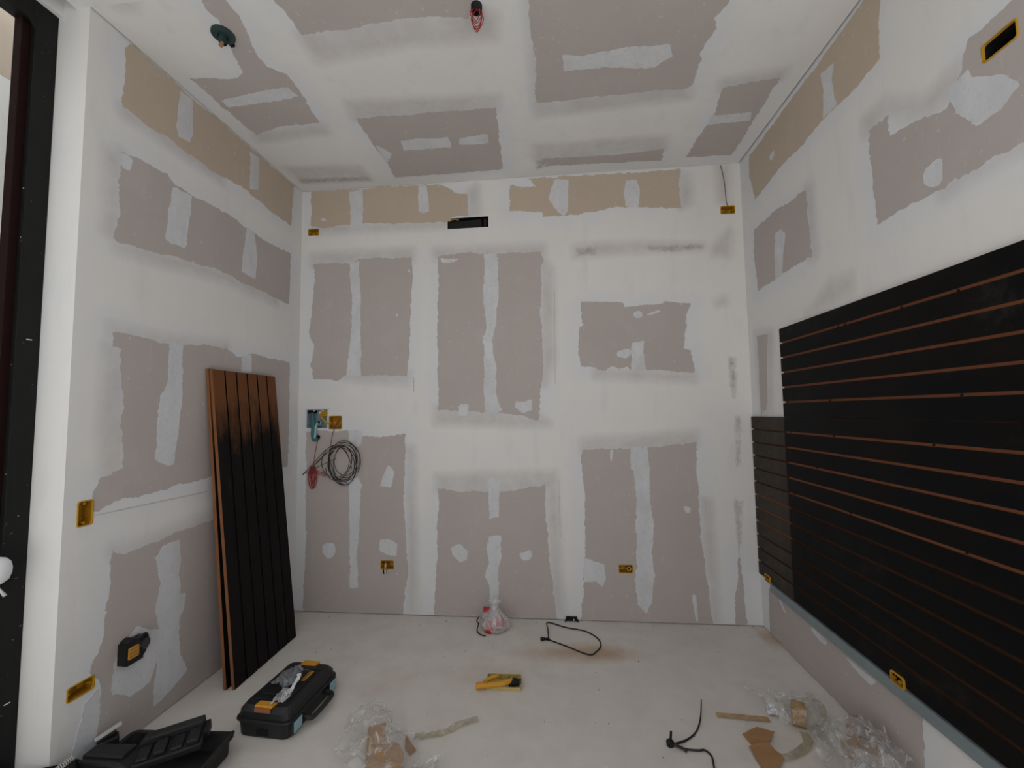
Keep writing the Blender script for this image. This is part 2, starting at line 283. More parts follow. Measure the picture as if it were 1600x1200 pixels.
def m_floor():
    t = NT('dusty_screed_floor'); n1 = t.noise(0.9, 6, 0.6); n2 = t.noise(6, 6, 0.65); n3 = t.noise(70, 4, 0.6)
    base = t.mix(t.ramp(n1, 0.3, 0.7), (0.685, 0.645, 0.595, 1), (0.745, 0.705, 0.655, 1))
    base = t.mix(t.ramp(n2, 0.42, 0.75), base, (0.66, 0.605, 0.565, 1))
    base = t.mix(t.math('MULTIPLY', t.ramp(t.noise(28, 2), 0.70, 0.76), 0.55), base, (0.76, 0.75, 0.74, 1))
    base = t.mix(t.math('MULTIPLY', t.ramp(t.noise(17, 3), 0.735, 0.77), 0.5), base, (0.25, 0.22, 0.2, 1))
    saw = t.attr('sawdust'); k = t.ramp(t.math('MULTIPLY', saw, t.math('MULTIPLY_ADD', n2, 1.3, t.math('MULTIPLY', n3, 0.6))), 0.08, 0.75)
    base = t.mix(t.math('MULTIPLY', k, 0.8), base, (0.46, 0.30, 0.18, 1))
    t.color(base); t.rough(t.ramp(n2, 0.3, 0.8, (0.5, 0.5, 0.5, 1), (0.75, 0.75, 0.75, 1)), 0.3); t.bump(n3, 0.12, 0.003); return t.m

def m_slat(brown=False):
    t = NT('black_paint_over_brown_board' if brown else 'black_slatwall_paint')
    oi = t.n.new('ShaderNodeObjectInfo')
    loc = t.n.new('ShaderNodeVectorMath'); loc.operation = 'ADD'
    t.l.new(t.tc.outputs['Object'], loc.inputs[0]); t.l.new(oi.outputs['Location'], loc.inputs[1])
    P = loc.outputs['Vector']
    n1 = t.noise(3.0, 6, 0.65, P)
    if brown:
        sep = t.n.new('ShaderNodeSeparateXYZ'); t.l.new(t.tc.outputs['Object'], sep.inputs[0])
        wood = t.noise(3.0, 5, 0.6, t.mapping((40, 40, 1.5), P))
        br = t.mix(wood, (0.115, 0.043, 0.016, 1), (0.215, 0.088, 0.034, 1))
        h = t.math('ADD', sep.outputs['Z'], t.math('MULTIPLY', t.math('SUBTRACT', t.noise(2.2, 6, 0.7, t.mapping((3, 3, 1), P)), 0.5), 0.85))
        k = t.ramp(t.math('SUBTRACT', h, 1.0), 0.40, 0.66)
        streak = t.ramp(t.noise(4, 5, 0.6, t.mapping((9, 9, 0.9), P)), 0.66, 0.74)
        k = t.math('MAXIMUM', k, t.math('MULTIPLY', streak, 0.22))
        base = t.mix(k, (0.0085, 0.0075, 0.0072, 1), br)
    else:
        base = t.mix(t.ramp(n1, 0.45, 0.8), (0.0036, 0.0038, 0.0042, 1), (0.0105, 0.0075, 0.0060, 1))
        sm = t.ramp(t.noise(3.4, 7, 0.72, P, 0.8), 0.60, 0.74)
        base = t.mix(t.math('MULTIPLY', sm, 0.30), base, (0.075, 0.068, 0.055, 1))
    t.color(base); t.rough(t.ramp(n1, 0.3, 0.8, (0.5, 0.5, 0.5, 1), (0.7, 0.7, 0.7, 1)), 0.10)
    t.bump(t.noise(60, 4, 0.6, P), 0.08, 0.002); return t.m

def m_strip():
    t = NT('dusty_black_slatwall_paint'); n1 = t.noise(5, 6, 0.7)
    base = t.mix(t.ramp(n1, 0.35, 0.75), (0.018, 0.015, 0.012, 1), (0.055, 0.043, 0.030, 1))
    base = t.mix(t.math('MULTIPLY', t.ramp(t.noise(14, 5, 0.7), 0.6, 0.72), 0.4), base, (0.11, 0.10, 0.085, 1))
    t.color(base); t.rough(0.6, 0.25); return t.m

def m_film(name, tint, dens, gloss=0.16):
    t = NT(name)
    for n in (t.b,): t.n.remove(n)
    tr = t.n.new('ShaderNodeBsdfTransparent'); df = t.n.new('ShaderNodeBsdfDiffuse'); gl = t.n.new('ShaderNodeBsdfGlossy')
    df.inputs['Color'].default_value = tint; gl.inputs['Roughness'].default_value = gloss; gl.inputs['Color'].default_value = (0.9, 0.9, 0.9, 1)
    lw = t.n.new('ShaderNodeLayerWeight'); lw.inputs['Blend'].default_value = 0.35
    n = t.noise(22, 5, 0.65)
    m1 = t.n.new('ShaderNodeMixShader'); m2 = t.n.new('ShaderNodeMixShader')
    k = t.math('MULTIPLY_ADD', t.ramp(n, 0.4, 0.75), dens * 0.9, dens * 0.5)
    k = t.math('ADD', k, t.math('MULTIPLY', lw.outputs['Facing'], dens * 0.7))
    cr = t.math('SUBTRACT', 1.0, t.math('ABSOLUTE', t.math('MULTIPLY_ADD', t.noise(9, 3, 0.6, None, 0.8), 2.0, -1.0)))  # white lines painted along the creases as highlights
    k = t.math('ADD', k, t.math('MULTIPLY', t.ramp(cr, 0.93, 0.995), 0.32)); k = t.math('MINIMUM', k, 0.95)
    t.l.new(k, m1.inputs[0]); t.l.new(tr.outputs[0], m1.inputs[1]); t.l.new(df.outputs[0], m1.inputs[2])
    g = t.math('MULTIPLY_ADD', lw.outputs['Fresnel'], 0.5, 0.035)
    t.l.new(g, m2.inputs[0]); t.l.new(m1.outputs[0], m2.inputs[1]); t.l.new(gl.outputs[0], m2.inputs[2])
    t.l.new(m2.outputs[0], t.out.inputs['Surface']); return t.m

def m_post():
    t = NT('black_painted_steel'); n = t.noise(8, 6, 0.6)
    base = t.mix(n, (0.006, 0.006, 0.006, 1), (0.013, 0.013, 0.0125, 1))
    sp = t.ramp(t.noise(42, 3, 0.6), 0.70, 0.72)
    base = t.mix(t.math('MULTIPLY', sp, 0.8), base, (0.5, 0.5, 0.5, 1))
    t.color(base); t.rough(0.55, 0.2); return t.m

M = {
 'plaster': m_plaster(), 'board': m_board('grey_plasterboard_paper', BOARD), 'tan': m_board('tan_plasterboard_paper', TAN),
 'fill': m_fill(), 'floor': m_floor(), 'slat': m_slat(), 'slat_brown': m_slat(True), 'strip': m_strip(),
 'mdf': simple('raw_orange_mdf', (0.30, 0.115, 0.055), 0.8, 0.15, 0.15, 30),
 'mdf_edge': simple('sawn_panel_edge', (0.235, 0.098, 0.042), 0.75, 0.2, 0.25, 60),
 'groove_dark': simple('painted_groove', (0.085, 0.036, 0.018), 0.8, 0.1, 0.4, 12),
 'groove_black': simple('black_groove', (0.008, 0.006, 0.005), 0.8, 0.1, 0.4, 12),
 'post': m_post(), 'oxide': simple('dark_red_primer', (0.016, 0.005, 0.005), 0.7, 0.12, 0.2, 20),
 'yellow': simple('yellow_box_plastic', (0.50, 0.27, 0.012), 0.4, 0.4, 0.15, 60),
 'yellow_in': simple('amber_box_interior', (0.36, 0.165, 0.010), 0.45, 0.4, 0.3, 90),
 'latch': simple('orange_yellow_latch', (0.62, 0.29, 0.02), 0.45, 0.4, 0.08, 30),
 'case': simple('black_case_plastic', (0.013, 0.0135, 0.0145), 0.5, 0.4, 0.3, 25),
 'case2': simple('worn_black_case_plastic', (0.020, 0.020, 0.020), 0.6, 0.35, 0.45, 18),
 'rubber': simple('black_rubber', (0.010, 0.010, 0.011), 0.7, 0.3, 0.2, 40),
 'void': simple('dark_cavity', (0.010, 0.010, 0.011), 0.8, 0.2, 0.2, 20),
 'wire_black': simple('black_wire', (0.022, 0.021, 0.021), 0.5, 0.4, 0.2, 50),
 'wire_red': simple('red_wire', (0.36, 0.035, 0.035), 0.5, 0.4, 0.2, 50),
 'teal': simple('teal_conduit', (0.05, 0.15, 0.16), 0.45, 0.4, 0.25, 40),
 'teal_dark': simple('dark_teal_plastic', (0.018, 0.045, 0.046), 0.5, 0.4, 0.3, 40),
 'blue_box': simple('pale_blue_box_plastic', (0.30, 0.38, 0.47), 0.45, 0.4, 0.15, 30),
 'pale_blue': simple('pale_blue_label', (0.30, 0.47, 0.53), 0.6, 0.3, 0.3, 120),
 'white_plastic': simple('white_plastic', (0.74, 0.75, 0.78), 0.4, 0.4, 0.04, 20),
 'steel': simple('galvanised_steel', (0.235, 0.285, 0.305), 0.45, 0.5, 0.14, 14, 0.15),
 'brass': simple('brass_fitting', (0.60, 0.33, 0.13), 0.35, 0.5, 0.1, 30, 0.5),
 'card': simple('brown_cardboard', (0.44, 0.265, 0.135), 0.85, 0.15, 0.14, 9),
 'card2': simple('dark_brown_paper', (0.35, 0.195, 0.095), 0.85, 0.15, 0.2, 9),
 'film': m_film('clear_plastic_film', (0.82, 0.82, 0.83, 1), 0.11, 0.12),
 'film_bag': m_film('milky_plastic_bag', (0.85, 0.85, 0.86, 1), 0.34, 0.2),
 'film_smoke': m_film('smoky_plastic_bag', (0.20, 0.21, 0.23, 1), 0.62, 0.2),
 'tape': m_film('yellowish_packing_tape', (0.62, 0.55, 0.33, 1), 0.24, 0.3),
 'tape_brown': m_film('brown_packing_tape', (0.52, 0.34, 0.16, 1), 0.75, 0.3),
 'red_item': simple('red_wrapped_item', (0.45, 0.03, 0.04), 0.5, 0.4, 0.2, 30),
 'grit': simple('white_filler_crumb', (0.72, 0.72, 0.72), 0.9, 0.1, 0.08, 60),
 'grit_dark': simple('dark_crumb', (0.07, 0.06, 0.055), 0.9, 0.1, 0.2, 60),
 'tray': simple('pale_yellow_plastic', (0.50, 0.40, 0.16), 0.5, 0.4, 0.15, 50),
 'pale_strip': simple('pale_dusty_plastic', (0.50, 0.46, 0.43), 0.6, 0.3, 0.1, 30),
 'crack': simple('grey_crack', (0.60, 0.59, 0.58), 0.9, 0.1, 0.3, 50),
 'lens': simple('dark_window_glass', (0.02, 0.02, 0.022), 0.12, 0.6, 0.1, 10),
 'grey_metal': simple('pale_grey_metal', (0.55, 0.53, 0.50), 0.5, 0.5, 0.1, 30),
}

# ---------------------------------------------------------------- mesh helpers
class MB:
    def __init__(s): s.v, s.f, s.mi = [], [], []
    def add(s, v, f, m=0):
        o = len(s.v); s.v += [tuple(p) for p in v]; s.f += [tuple(i + o for i in q) for q in f]; s.mi += [m] * len(f); return s
    def box(s, x0, x1, y0, y1, z0, z1, m=0, X=None):
        v = [(x, y, z) for x in (x0, x1) for y in (y0, y1) for z in (z0, z1)]
        if X is not None: v = [X @ Vector(p) for p in v]
        return s.add(v, [(0, 1, 3, 2), (4, 6, 7, 5), (0, 4, 5, 1), (2, 3, 7, 6), (0, 2, 6, 4), (1, 5, 7, 3)], m)
    def loft(s, loops, m=0, cap0=True, cap1=True):
        n = len(loops[0]); v = [p for lp in loops for p in lp]; f = []
        for k in range(len(loops) - 1):
            for i in range(n):
                j = (i + 1) % n; f.append((k * n + i, k * n + j, (k + 1) * n + j, (k + 1) * n + i))
        if cap0: f.append(tuple(reversed(range(n))))
        if cap1: f.append(tuple((len(loops) - 1) * n + i for i in range(n)))
        return s.add(v, f, m)
    def prism(s, poly, a0, a1, axis='z', m=0, X=None):
        def mk(p, a):
            q = {'z': (p[0], p[1], a), 'y': (p[0], a, p[1]), 'x': (a, p[0], p[1])}[axis]
            return tuple(X @ Vector(q)) if X is not None else q
        return s.loft([[mk(p, a0) for p in poly], [mk(p, a1) for p in poly]], m)
    def tube(s, pts, r, seg=6, m=0, closed=False):
        pts = [Vector(p) for p in pts]; n = len(pts); loops = []; up = Vector((0.13, 0.21, 1)).normalized()
        rr = r if isinstance(r, (list, tuple)) else [r] * n
        for i in range(n):
            a = pts[i - 1] if (i > 0 or closed) else pts[i]; b = pts[(i + 1) % n] if (i < n - 1 or closed) else pts[i]
            t = (b - a).normalized() if (b - a).length > 1e-9 else Vector((0, 0, 1))
            if i == 0: 
                x = t.cross(up); x = x.normalized() if x.length > 1e-4 else Vector((1, 0, 0))
            else:
                x = x - t * x.dot(t); x = x.normalized() if x.length > 1e-6 else t.orthogonal().normalized()
            y = t.cross(x)
            loops.append([tuple(pts[i] + (x * math.cos(2 * math.pi * k / seg) + y * math.sin(2 * math.pi * k / seg)) * rr[i]) for k in range(seg)])
        if closed: loops.append(loops[0]); return s.loft(loops, m, False, False)
        return s.loft(loops, m)
    def lathe(s, prof, c=(0, 0, 0), axis='z', seg=16, m=0):
        loops = []
        for r, h in prof:
            lp = []
            for k in range(seg):
                a = 2 * math.pi * k / seg; p, q = r * math.cos(a), r * math.sin(a)
                d = {'z': (p, q, h), 'y': (p, h, q), 'x': (h, p, q)}[axis]
                lp.append((c[0] + d[0], c[1] + d[1], c[2] + d[2]))
            loops.append(lp)
        return s.loft(loops, m)
    def mesh(s, name):
        me = bpy.data.meshes.new(name); me.from_pydata(s.v, [], s.f); me.polygons.foreach_set('material_index', s.mi)
        bm = bmesh.new(); bm.from_mesh(me); bmesh.ops.recalc_face_normals(bm, faces=bm.faces); bm.to_mesh(me); bm.free()
        return me

def link(name, me, mats=None, parent=None, loc=None, smooth=False, bevel=0.0, seg=2):
    if mats is not None and not me.materials:
        for k in (mats if isinstance(mats, (list, tuple)) else [mats]): me.materials.append(M[k])
    if smooth: me.polygons.foreach_set('use_smooth', [True] * len(me.polygons))
    o = bpy.data.objects.new(name, me); col.objects.link(o)
    if parent is not None: o.parent = parent
    if loc is not None: o.location = loc
    if bevel:
        b = o.modifiers.new('bevel', 'BEVEL'); b.width = bevel; b.segments = seg; b.limit_method = 'ANGLE'
    return o
def part(name, mb, mats, parent=None, **k): return link(name, mb.mesh(name), mats, parent, **k)
def root(name, mat=None, loc=(0, 0, 0), rz=0.0):
    o = bpy.data.objects.new(name, None); col.objects.link(o); o.empty_display_size = 0.05
    o.matrix_world = mat if mat is not None else (Matrix.Translation(loc) @ Matrix.Rotation(rz, 4, 'Z')); return o
def tag(o, label, cat=None, group=None, kind=None):
    o['label'] = label
    if cat: o['category'] = cat
    if group: o['group'] = group
    if kind: o['kind'] = kind
    return o
def structure(o, label): o['kind'] = 'structure'; o['label'] = label; o['category'] = o.name.split('_')[0]; return o
def rr(w, h, r, n=4, cx=0, cy=0):
    p = []
    for sx, sy, a0 in ((1, 1, 0), (-1, 1, 90), (-1, -1, 180), (1, -1, 270)):
        for k in range(n + 1):
            a = math.radians(a0 + 90 * k / n)
            p.append((cx + sx * (w / 2 - r) + r * math.cos(a), cy + sy * (h / 2 - r) + r * math.sin(a)))
    return p
def smooth_path(pts, n=8, closed=False):
    P = [Vector(p) for p in pts]; out = []; N = len(P)
    for i in range(N if closed else N - 1):
        g = (lambda j: P[j % N]) if closed else (lambda j: P[max(0, min(N - 1, j))])
        a, b, c, d = g(i - 1), g(i), g(i + 1), g(i + 2)
        for k in range(n):
            t = k / n; out.append(0.5 * ((2 * b) + (c - a) * t + (2 * a - 5 * b + 4 * c - d) * t * t + (3 * b - a - 3 * c + d) * t ** 3))
    if not closed: out.append(P[-1])
    return out

# ---------------------------------------------------------------- plastered surfaces
def ragged(poly, step=0.010, amp=0.006, seed=0, hf=1.0):
    """outline subdivided and made uneven the way a filling knife leaves it"""
    pts = []; N = len(poly)
    per = sum(math.dist(poly[i], poly[(i + 1) % N]) for i in range(N))
    small = min(1.0, per / 1.2); s = 0.0
    for i in range(N):
        a, b = Vector(poly[i]), Vector(poly[(i + 1) % N]); d = b - a; ln = d.length
        if ln < 1e-6: continue
        nrm = Vector((-d.y, d.x)) / ln; k = max(1, int(ln / step))
        for j in range(k):
            q = a + d * (j / k); u = (s + ln * j / k)
            w = noise.noise((u * 8, seed * 3.7, 0)) * 1.0 + noise.noise((u * 30, seed * 1.3, 5)) * 0.85 * hf + noise.noise((u * 90, seed * 2.1, 9)) * 0.8 * hf * max(0.0, 0.6 + noise.noise((u * 5, seed, 7)) * 1.6)
            q = q + nrm * (w * amp * (0.45 + 0.55 * small))
            pts.append((q.x, q.y))
        s += ln
    return pts
def in_poly(px, py, poly):
    ins = np.zeros(px.shape, bool); n = len(poly)
    for i in range(n):
        x0, y0 = poly[i]; x1, y1 = poly[(i + 1) % n]
        if y0 == y1: continue
        c = ((y0 > py) != (y1 > py)) & (px < (x1 - x0) * (py - y0) / (y1 - y0) + x0); ins ^= c
    return ins
def soft_mask(px, py, poly, feather):
    d = np.full(px.shape, 9.0); n = len(poly)
    for i in range(n):
        x0, y0 = poly[i]; x1, y1 = poly[(i + 1) % n]; dx, dy = x1 - x0, y1 - y0; q = dx * dx + dy * dy + 1e-12
        t = np.clip(((px - x0) * dx + (py - y0) * dy) / q, 0, 1)
        d = np.minimum(d, np.hypot(px - x0 - t * dx, py - y0 - t * dy))
    sd = np.where(in_poly(px, py, poly), d, -d)
    return np.clip(0.5 + sd / feather * 0.5 + 0.25, 0, 1)

def surface(name, u0, u1, v0, v1, to3, outward, thick, holes, patches, step=0.02):
    """slab whose room-side face is a fine grid with recess holes; to3(u, v, off) gives the point, off > 0 into the room"""
    def lines(a, b, extra):
        n = max(2, int(round((b - a) / step))); ls = set(np.round(np.linspace(a, b, n + 1), 5)) | set(np.round(extra, 5)); ls = sorted(ls)
        out = [ls[0]]
        for q in ls[1:]:
            if q - out[-1] > 1e-4: out.append(q)
        return np.array(out)
    U = lines(u0, u1, [h[0] for h in holes] + [h[1] for h in holes]); V = lines(v0, v1, [h[2] for h in holes] + [h[3] for h in holes])
    gu, gv = np.meshgrid(U, V, indexing='ij'); nu, nv = gu.shape
    verts = [to3(float(a), float(b), 0) for a, b in zip(gu.ravel(), gv.ravel())]; faces = []
    for i in range(nu - 1):
        cu = (U[i] + U[i + 1]) / 2
        hs = [h for h in holes if h[0] < cu < h[1]]
        for j in range(nv - 1):
            cv = (V[j] + V[j + 1]) / 2
            if any(h[2] < cv < h[3] for h in hs): continue
            faces.append((i * nv + j, (i + 1) * nv + j, (i + 1) * nv + j + 1, i * nv + j + 1))
    o = len(verts); verts += [to3(a, b, off) for off in (0, -thick) for a, b in ((u0, v0), (u1, v0), (u1, v1), (u0, v1))]
    faces += [(o, o + 1, o + 5, o + 4), (o + 1, o + 2, o + 6, o + 5), (o + 2, o + 3, o + 7, o + 6), (o + 3, o, o + 4, o + 7), (o + 4, o + 5, o + 6, o + 7)]
    me = bpy.data.meshes.new(name); me.from_pydata(verts, [], faces)
    for an, kk, fe in (('smear', 's', 0.045), ('scuff', 'd', 0.03), ('skim', 'tb', 0.13)):
        val = np.zeros(gu.size)
        for k, poly in patches:
            if k in kk: val = np.maximum(val, soft_mask(gu.ravel(), gv.ravel(), poly, fe))
        at = me.attributes.new(an, 'FLOAT', 'POINT'); at.data.foreach_set('value', np.concatenate([val, np.zeros(8)]).astype(np.float32))
    ob = link(name, me, 'plaster')
    # bare board areas and filler coats as thin raised parts
    cnt = 0
    for k, poly in patches:
        if k not in 'tbfp': continue
        cnt += 1; per = sum(math.dist(poly[i], poly[i - 1]) for i in range(len(poly)))
        amp = {'t': 0.010, 'b': 0.0105, 'f': 0.0095, 'p': 0.0004}[k]
        if k == 'f' and per < 0.62:                            # small dabs have blunt corners
            cut = 0.20 if per < 0.42 else 0.10; q = []
            for i in range(len(poly)):
                a, b = poly[i], poly[(i + 1) % len(poly)]
                q += [(a[0] + (b[0] - a[0]) * cut, a[1] + (b[1] - a[1]) * cut), (b[0] + (a[0] - b[0]) * cut, b[1] + (a[1] - b[1]) * cut)]
            poly = q
        rp = ragged(poly, 0.0075 if per > 0.6 else 0.006, amp, seed=cnt + len(name) * 10)
        rp = [(min(max(a, u0 + 0.002), u1 - 0.002), min(max(b, v0 + 0.002), v1 - 0.002)) for a, b in rp]
        cx = sum(p[0] for p in rp) / len(rp); cy = sum(p[1] for p in rp) / len(rp)
        hl = [h for h in holes if in_poly(np.array([(h[0] + h[1]) / 2]), np.array([(h[2] + h[3]) / 2]), rp)[0]]
        loops = [[Vector((a, b, 0)) for a, b in rp]] + [[Vector((h[0], h[2], 0)), Vector((h[0], h[3], 0)), Vector((h[1], h[3], 0)), Vector((h[1], h[2], 0))] for h in hl]
        flat = [p for lp in loops for p in lp]
        tris = tessellate_polygon(loops)
        off = 0.0006 if k in 'tb' else 0.0024 if k == 'p' else 0.0016 + 0.0001 * (cnt % 5)
        n = len(rp)
        vs = [to3(p.x, p.y, off) for p in flat] + [to3(p[0], p[1], -0.0005) for p in rp]
        fs = [tuple(q) for q in tris] + [(i, (i + 1) % n, len(flat) + (i + 1) % n, len(flat) + i) for i in range(n)]
        pm = bpy.data.meshes.new('patch'); pm.from_pydata(vs, [], fs)
        bm = bmesh.new(); bm.from_mesh(pm); bmesh.ops.recalc_face_normals(bm, faces=bm.faces); bm.to_mesh(pm); bm.free()
        nm = {'p': 'joint_crack', 't': 'exposed_tan_board', 'b': 'exposed_grey_board', 'f': 'filler_strip' if per > 0.45 else 'filler_spot'}[k]
        link(nm, pm, {'p': 'crack', 't': 'tan', 'b': 'board', 'f': 'fill'}[k], ob)
    return ob

# recess sizes: (u centre, v centre, width, height)
BOX_BACK = [(-1.981, 3.096, 0.088, 0.050), (1.361, 3.084, 0.098, 0.055), (-1.326, 0.378, 0.100, 0.062), (0.511, 0.384, 0.096, 0.054),
            (-1.925, 1.528, 0.180, 0.150), (-1.766, 1.497, 0.100, 0.100), (-0.662, 3.102, 0.335, 0.086)]
BOX_LEFT = [(1.738, 1.138, 0.058, 0.104), (1.757, 0.378, 0.104, 0.054)]
BOX_RIGHT = [(1.455, 2.737, 0.104, 0.056)]
hole = lambda b: (b[0] - b[2] / 2 - 0.001, b[0] + b[2] / 2 + 0.001, b[1] - b[3] / 2 - 0.001, b[1] + b[3] / 2 + 0.001)

TOP = H + 0.16
wb = surface('wall_back', -L, R, 0.007, TOP, lambda u, v, o: (u, D - o, v), None, 0.12, [hole(b) for b in BOX_BACK], PATCHES['back'])
structure(wb, 'plasterboard back wall with white filled joints and bare grey panels')
wl = surface('wall_left', F, D, 0.007, TOP, lambda u, v, o: (-L + o, u, v), None, 0.16, [hole(b) for b in BOX_LEFT], PATCHES['left'])
structure(wl, 'left plasterboard wall with filled joints, ending at a bright white corner')
wr = surface('wall_right', -0.2, D, 0.007, TOP, lambda u, v, o: (R - o, u, v), None, 0.12, [hole(b) for b in BOX_RIGHT], PATCHES['right'], 0.025)
structure(wr, 'right plasterboard wall carrying the black slatwall panels')
CE = surface('ceiling', -L + 0.006, R - 0.009, F, D - 0.005, lambda u, v, o: (u, v, H - o), None, 0.0125, [], PATCHES['ceiling'])
structure(CE, 'plasterboard ceiling with white joints, bare grey boards and a thin shadow gap')
c2 = MB().box(-2.16, R - 0.009, 0.7, F, H, H + 0.0125)
part('ceiling_board', c2, 'plaster', CE)
part('fascia_board', MB().box(-2.22, R - 0.001, 0.70, 0.7125, H + 0.0125, TOP), 'plaster', CE)  # added to shut light out of the cavity above the ceiling
structure(part('ceiling_gap_block', MB().box(-2.45, R + 0.12, 0.7, D + 0.12, TOP, TOP + 0.12), 'plaster'), 'hidden slab added above the plasterboard ceiling to keep light out of its gap')  # added so no sky light leaks down through the ceiling gap
structure(part('wall_header', MB().box(-2.34, -2.222, 0.7, F, 3.414, TOP), 'plaster'), 'white header strip above the black steel frame')

part('corner_light_block', MB().box(R + 0.0005, R + 0.12, D + 0.0005, D + 0.12, 0.0, TOP), 'plaster', wb)  # corner blocks added to stop light falling down behind the walls
part('corner_light_block', MB().box(-L - 0.16, -L - 0.0005, D + 0.0005, D + 0.12, 0.0, TOP), 'plaster', wb)
part('sole_plate', MB().box(-L, R, D + 0.016, D + 0.12, 0.0, 0.0068), 'void', wb)  # dark strips added under the walls to keep the floor gap black
part('sole_plate', MB().box(-L - 0.16, -L - 0.012, F + 0.01, D, 0.0, 0.007), 'void', wl)
part('sole_plate', MB().box(R + 0.012, R + 0.12, -0.2, D, 0.0, 0.0068), 'void', wr)

# floor with sawdust attribute
def make_floor():
    xs = np.linspace(-6, 4, 201); ys = np.linspace(-5, D + 0.1, 168); gx, gy = np.meshgrid(xs, ys, indexing='ij'); n = len(ys)
    fs = [(i * n + j, (i + 1) * n + j, (i + 1) * n + j + 1, i * n + j + 1) for i in range(len(xs) - 1) for j in range(n - 1)]
    vs = [(float(a), float(b), 0.0) for a, b in zip(gx.ravel(), gy.ravel())]
    k = len(vs); vs += [(-6, -5, -0.1), (4, -5, -0.1), (4, D + 0.1, -0.1), (-6, D + 0.1, -0.1)]; fs.append((k, k + 1, k + 2, k + 3))
    me = bpy.data.meshes.new('floor'); me.from_pydata(vs, [], fs)
    g = np.zeros(gx.size); X, Y = gx.ravel(), gy.ravel()
    for cx, cy, sx, sy, a in ((0.22, 2.90, 0.24, 0.09, 1.0), (-0.05, 2.88, 0.22, 0.10, 0.6), (1.43, 3.18, 0.05, 0.14, 0.8), (-0.42, 2.62, 0.35, 0.12, 0.28), (-1.0, 2.5, 0.2, 0.2, 0.2), (1.0, 2.2, 0.3, 0.2, 0.2)):
        g = np.maximum(g, a * np.exp(-((X - cx) / sx) ** 2 - ((Y - cy) / sy) ** 2))
    me.attributes.new('sawdust', 'FLOAT', 'POINT').data.foreach_set('value', np.concatenate([g, np.zeros(4)]).astype(np.float32))
    return link('floor', me, 'floor')
structure(make_floor(), 'dusty pale grey screed floor with sawdust stains')

# space beyond the black frame
wo = structure(part('wall_outer', MB().box(-3.15, -3.0, -2.0, 4.2, 0, 5.2), 'plaster'), 'unfinished wall of the space beyond the black steel frame')  # its unseen near stretch is lengthened to cut light from the left
part('exposed_tan_board', MB().box(-3.0, -2.9985, 1.4, 4.1, 3.46, 5.1), 'tan', wo)
part('exposed_grey_board', MB().box(-3.0, -2.9985, 1.4, 4.1, 0.0, 2.58), 'board', wo)

structure(part('wall_light_block', MB().box(-3.0, -1.0, -0.85, -0.7, 0, 3.6), 'plaster'), 'added unseen wall that blocks light from the left, behind the viewer')  # added blocker, shields the left wall end from the bright ground
structure(part('wall_horizon_block', MB().box(-9, 8, -4.8, -4.5, 0, 4.6), 'board'), 'added unseen wall that blocks low sky light, behind the viewer')  # added blocker, so more light comes from overhead than from the horizon

structure(part('ceiling_outer', MB().box(-3.15, -2.46, -0.7, 4.2, 4.5, 4.6), 'plaster'), 'added roof piece that keeps sun off the wall beyond the black steel frame')  # added out of view to shade the outer wall

# ---------------------------------------------------------------- black steel frame at the opening
t = root('steel_doorway', loc=(-2.2455, F, 0))
part('post', MB().box(-0.07, 0.0, -0.085, 0.0, 0, 3.414), 'post', t, bevel=0.002)
part('inner_flange', MB().box(-0.060, -0.020, -0.118, -0.085, 0, 3.315), 'oxide', t, bevel=0.002)
part('top_rail', MB().box(-0.07, 0.0, -0.95, -0.085, 3.315, 3.414), 'post', t, bevel=0.002)
part('gusset_plate', MB().prism([(-0.084, 3.27), (-0.084, 3.314), (-0.115, 3.314)], 0.0, 0.004, 'x'), 'post', t)
for z in (0.4, 1.9):
    part('weld_mark', MB().box(0.0, 0.0012, -0.05, -0.03, z, z + 0.004), 'grit', t)
tag(t, 'black steel post and top rail framing the opening at the left edge', 'frame')

t = root('white_balloon', loc=(-2.215, 1.535, 0.955))
prof = [(0.002, -0.052), (0.012, -0.049), (0.030, -0.034), (0.037, -0.010), (0.038, 0.010), (0.033, 0.034), (0.020, 0.050), (0.002, 0.057)]
part('body', MB().lathe(prof, seg=24), 'white_plastic', t, smooth=True)
part('tail', MB().tube([(0, 0, -0.05), (0.004, 0.004, -0.07), (0.012, 0.018, -0.10)], [0.003, 0.004, 0.007], 6), 'white_plastic', t, smooth=True)
tag(t, 'small white round balloon-like item hanging against the black post', 'balloon')

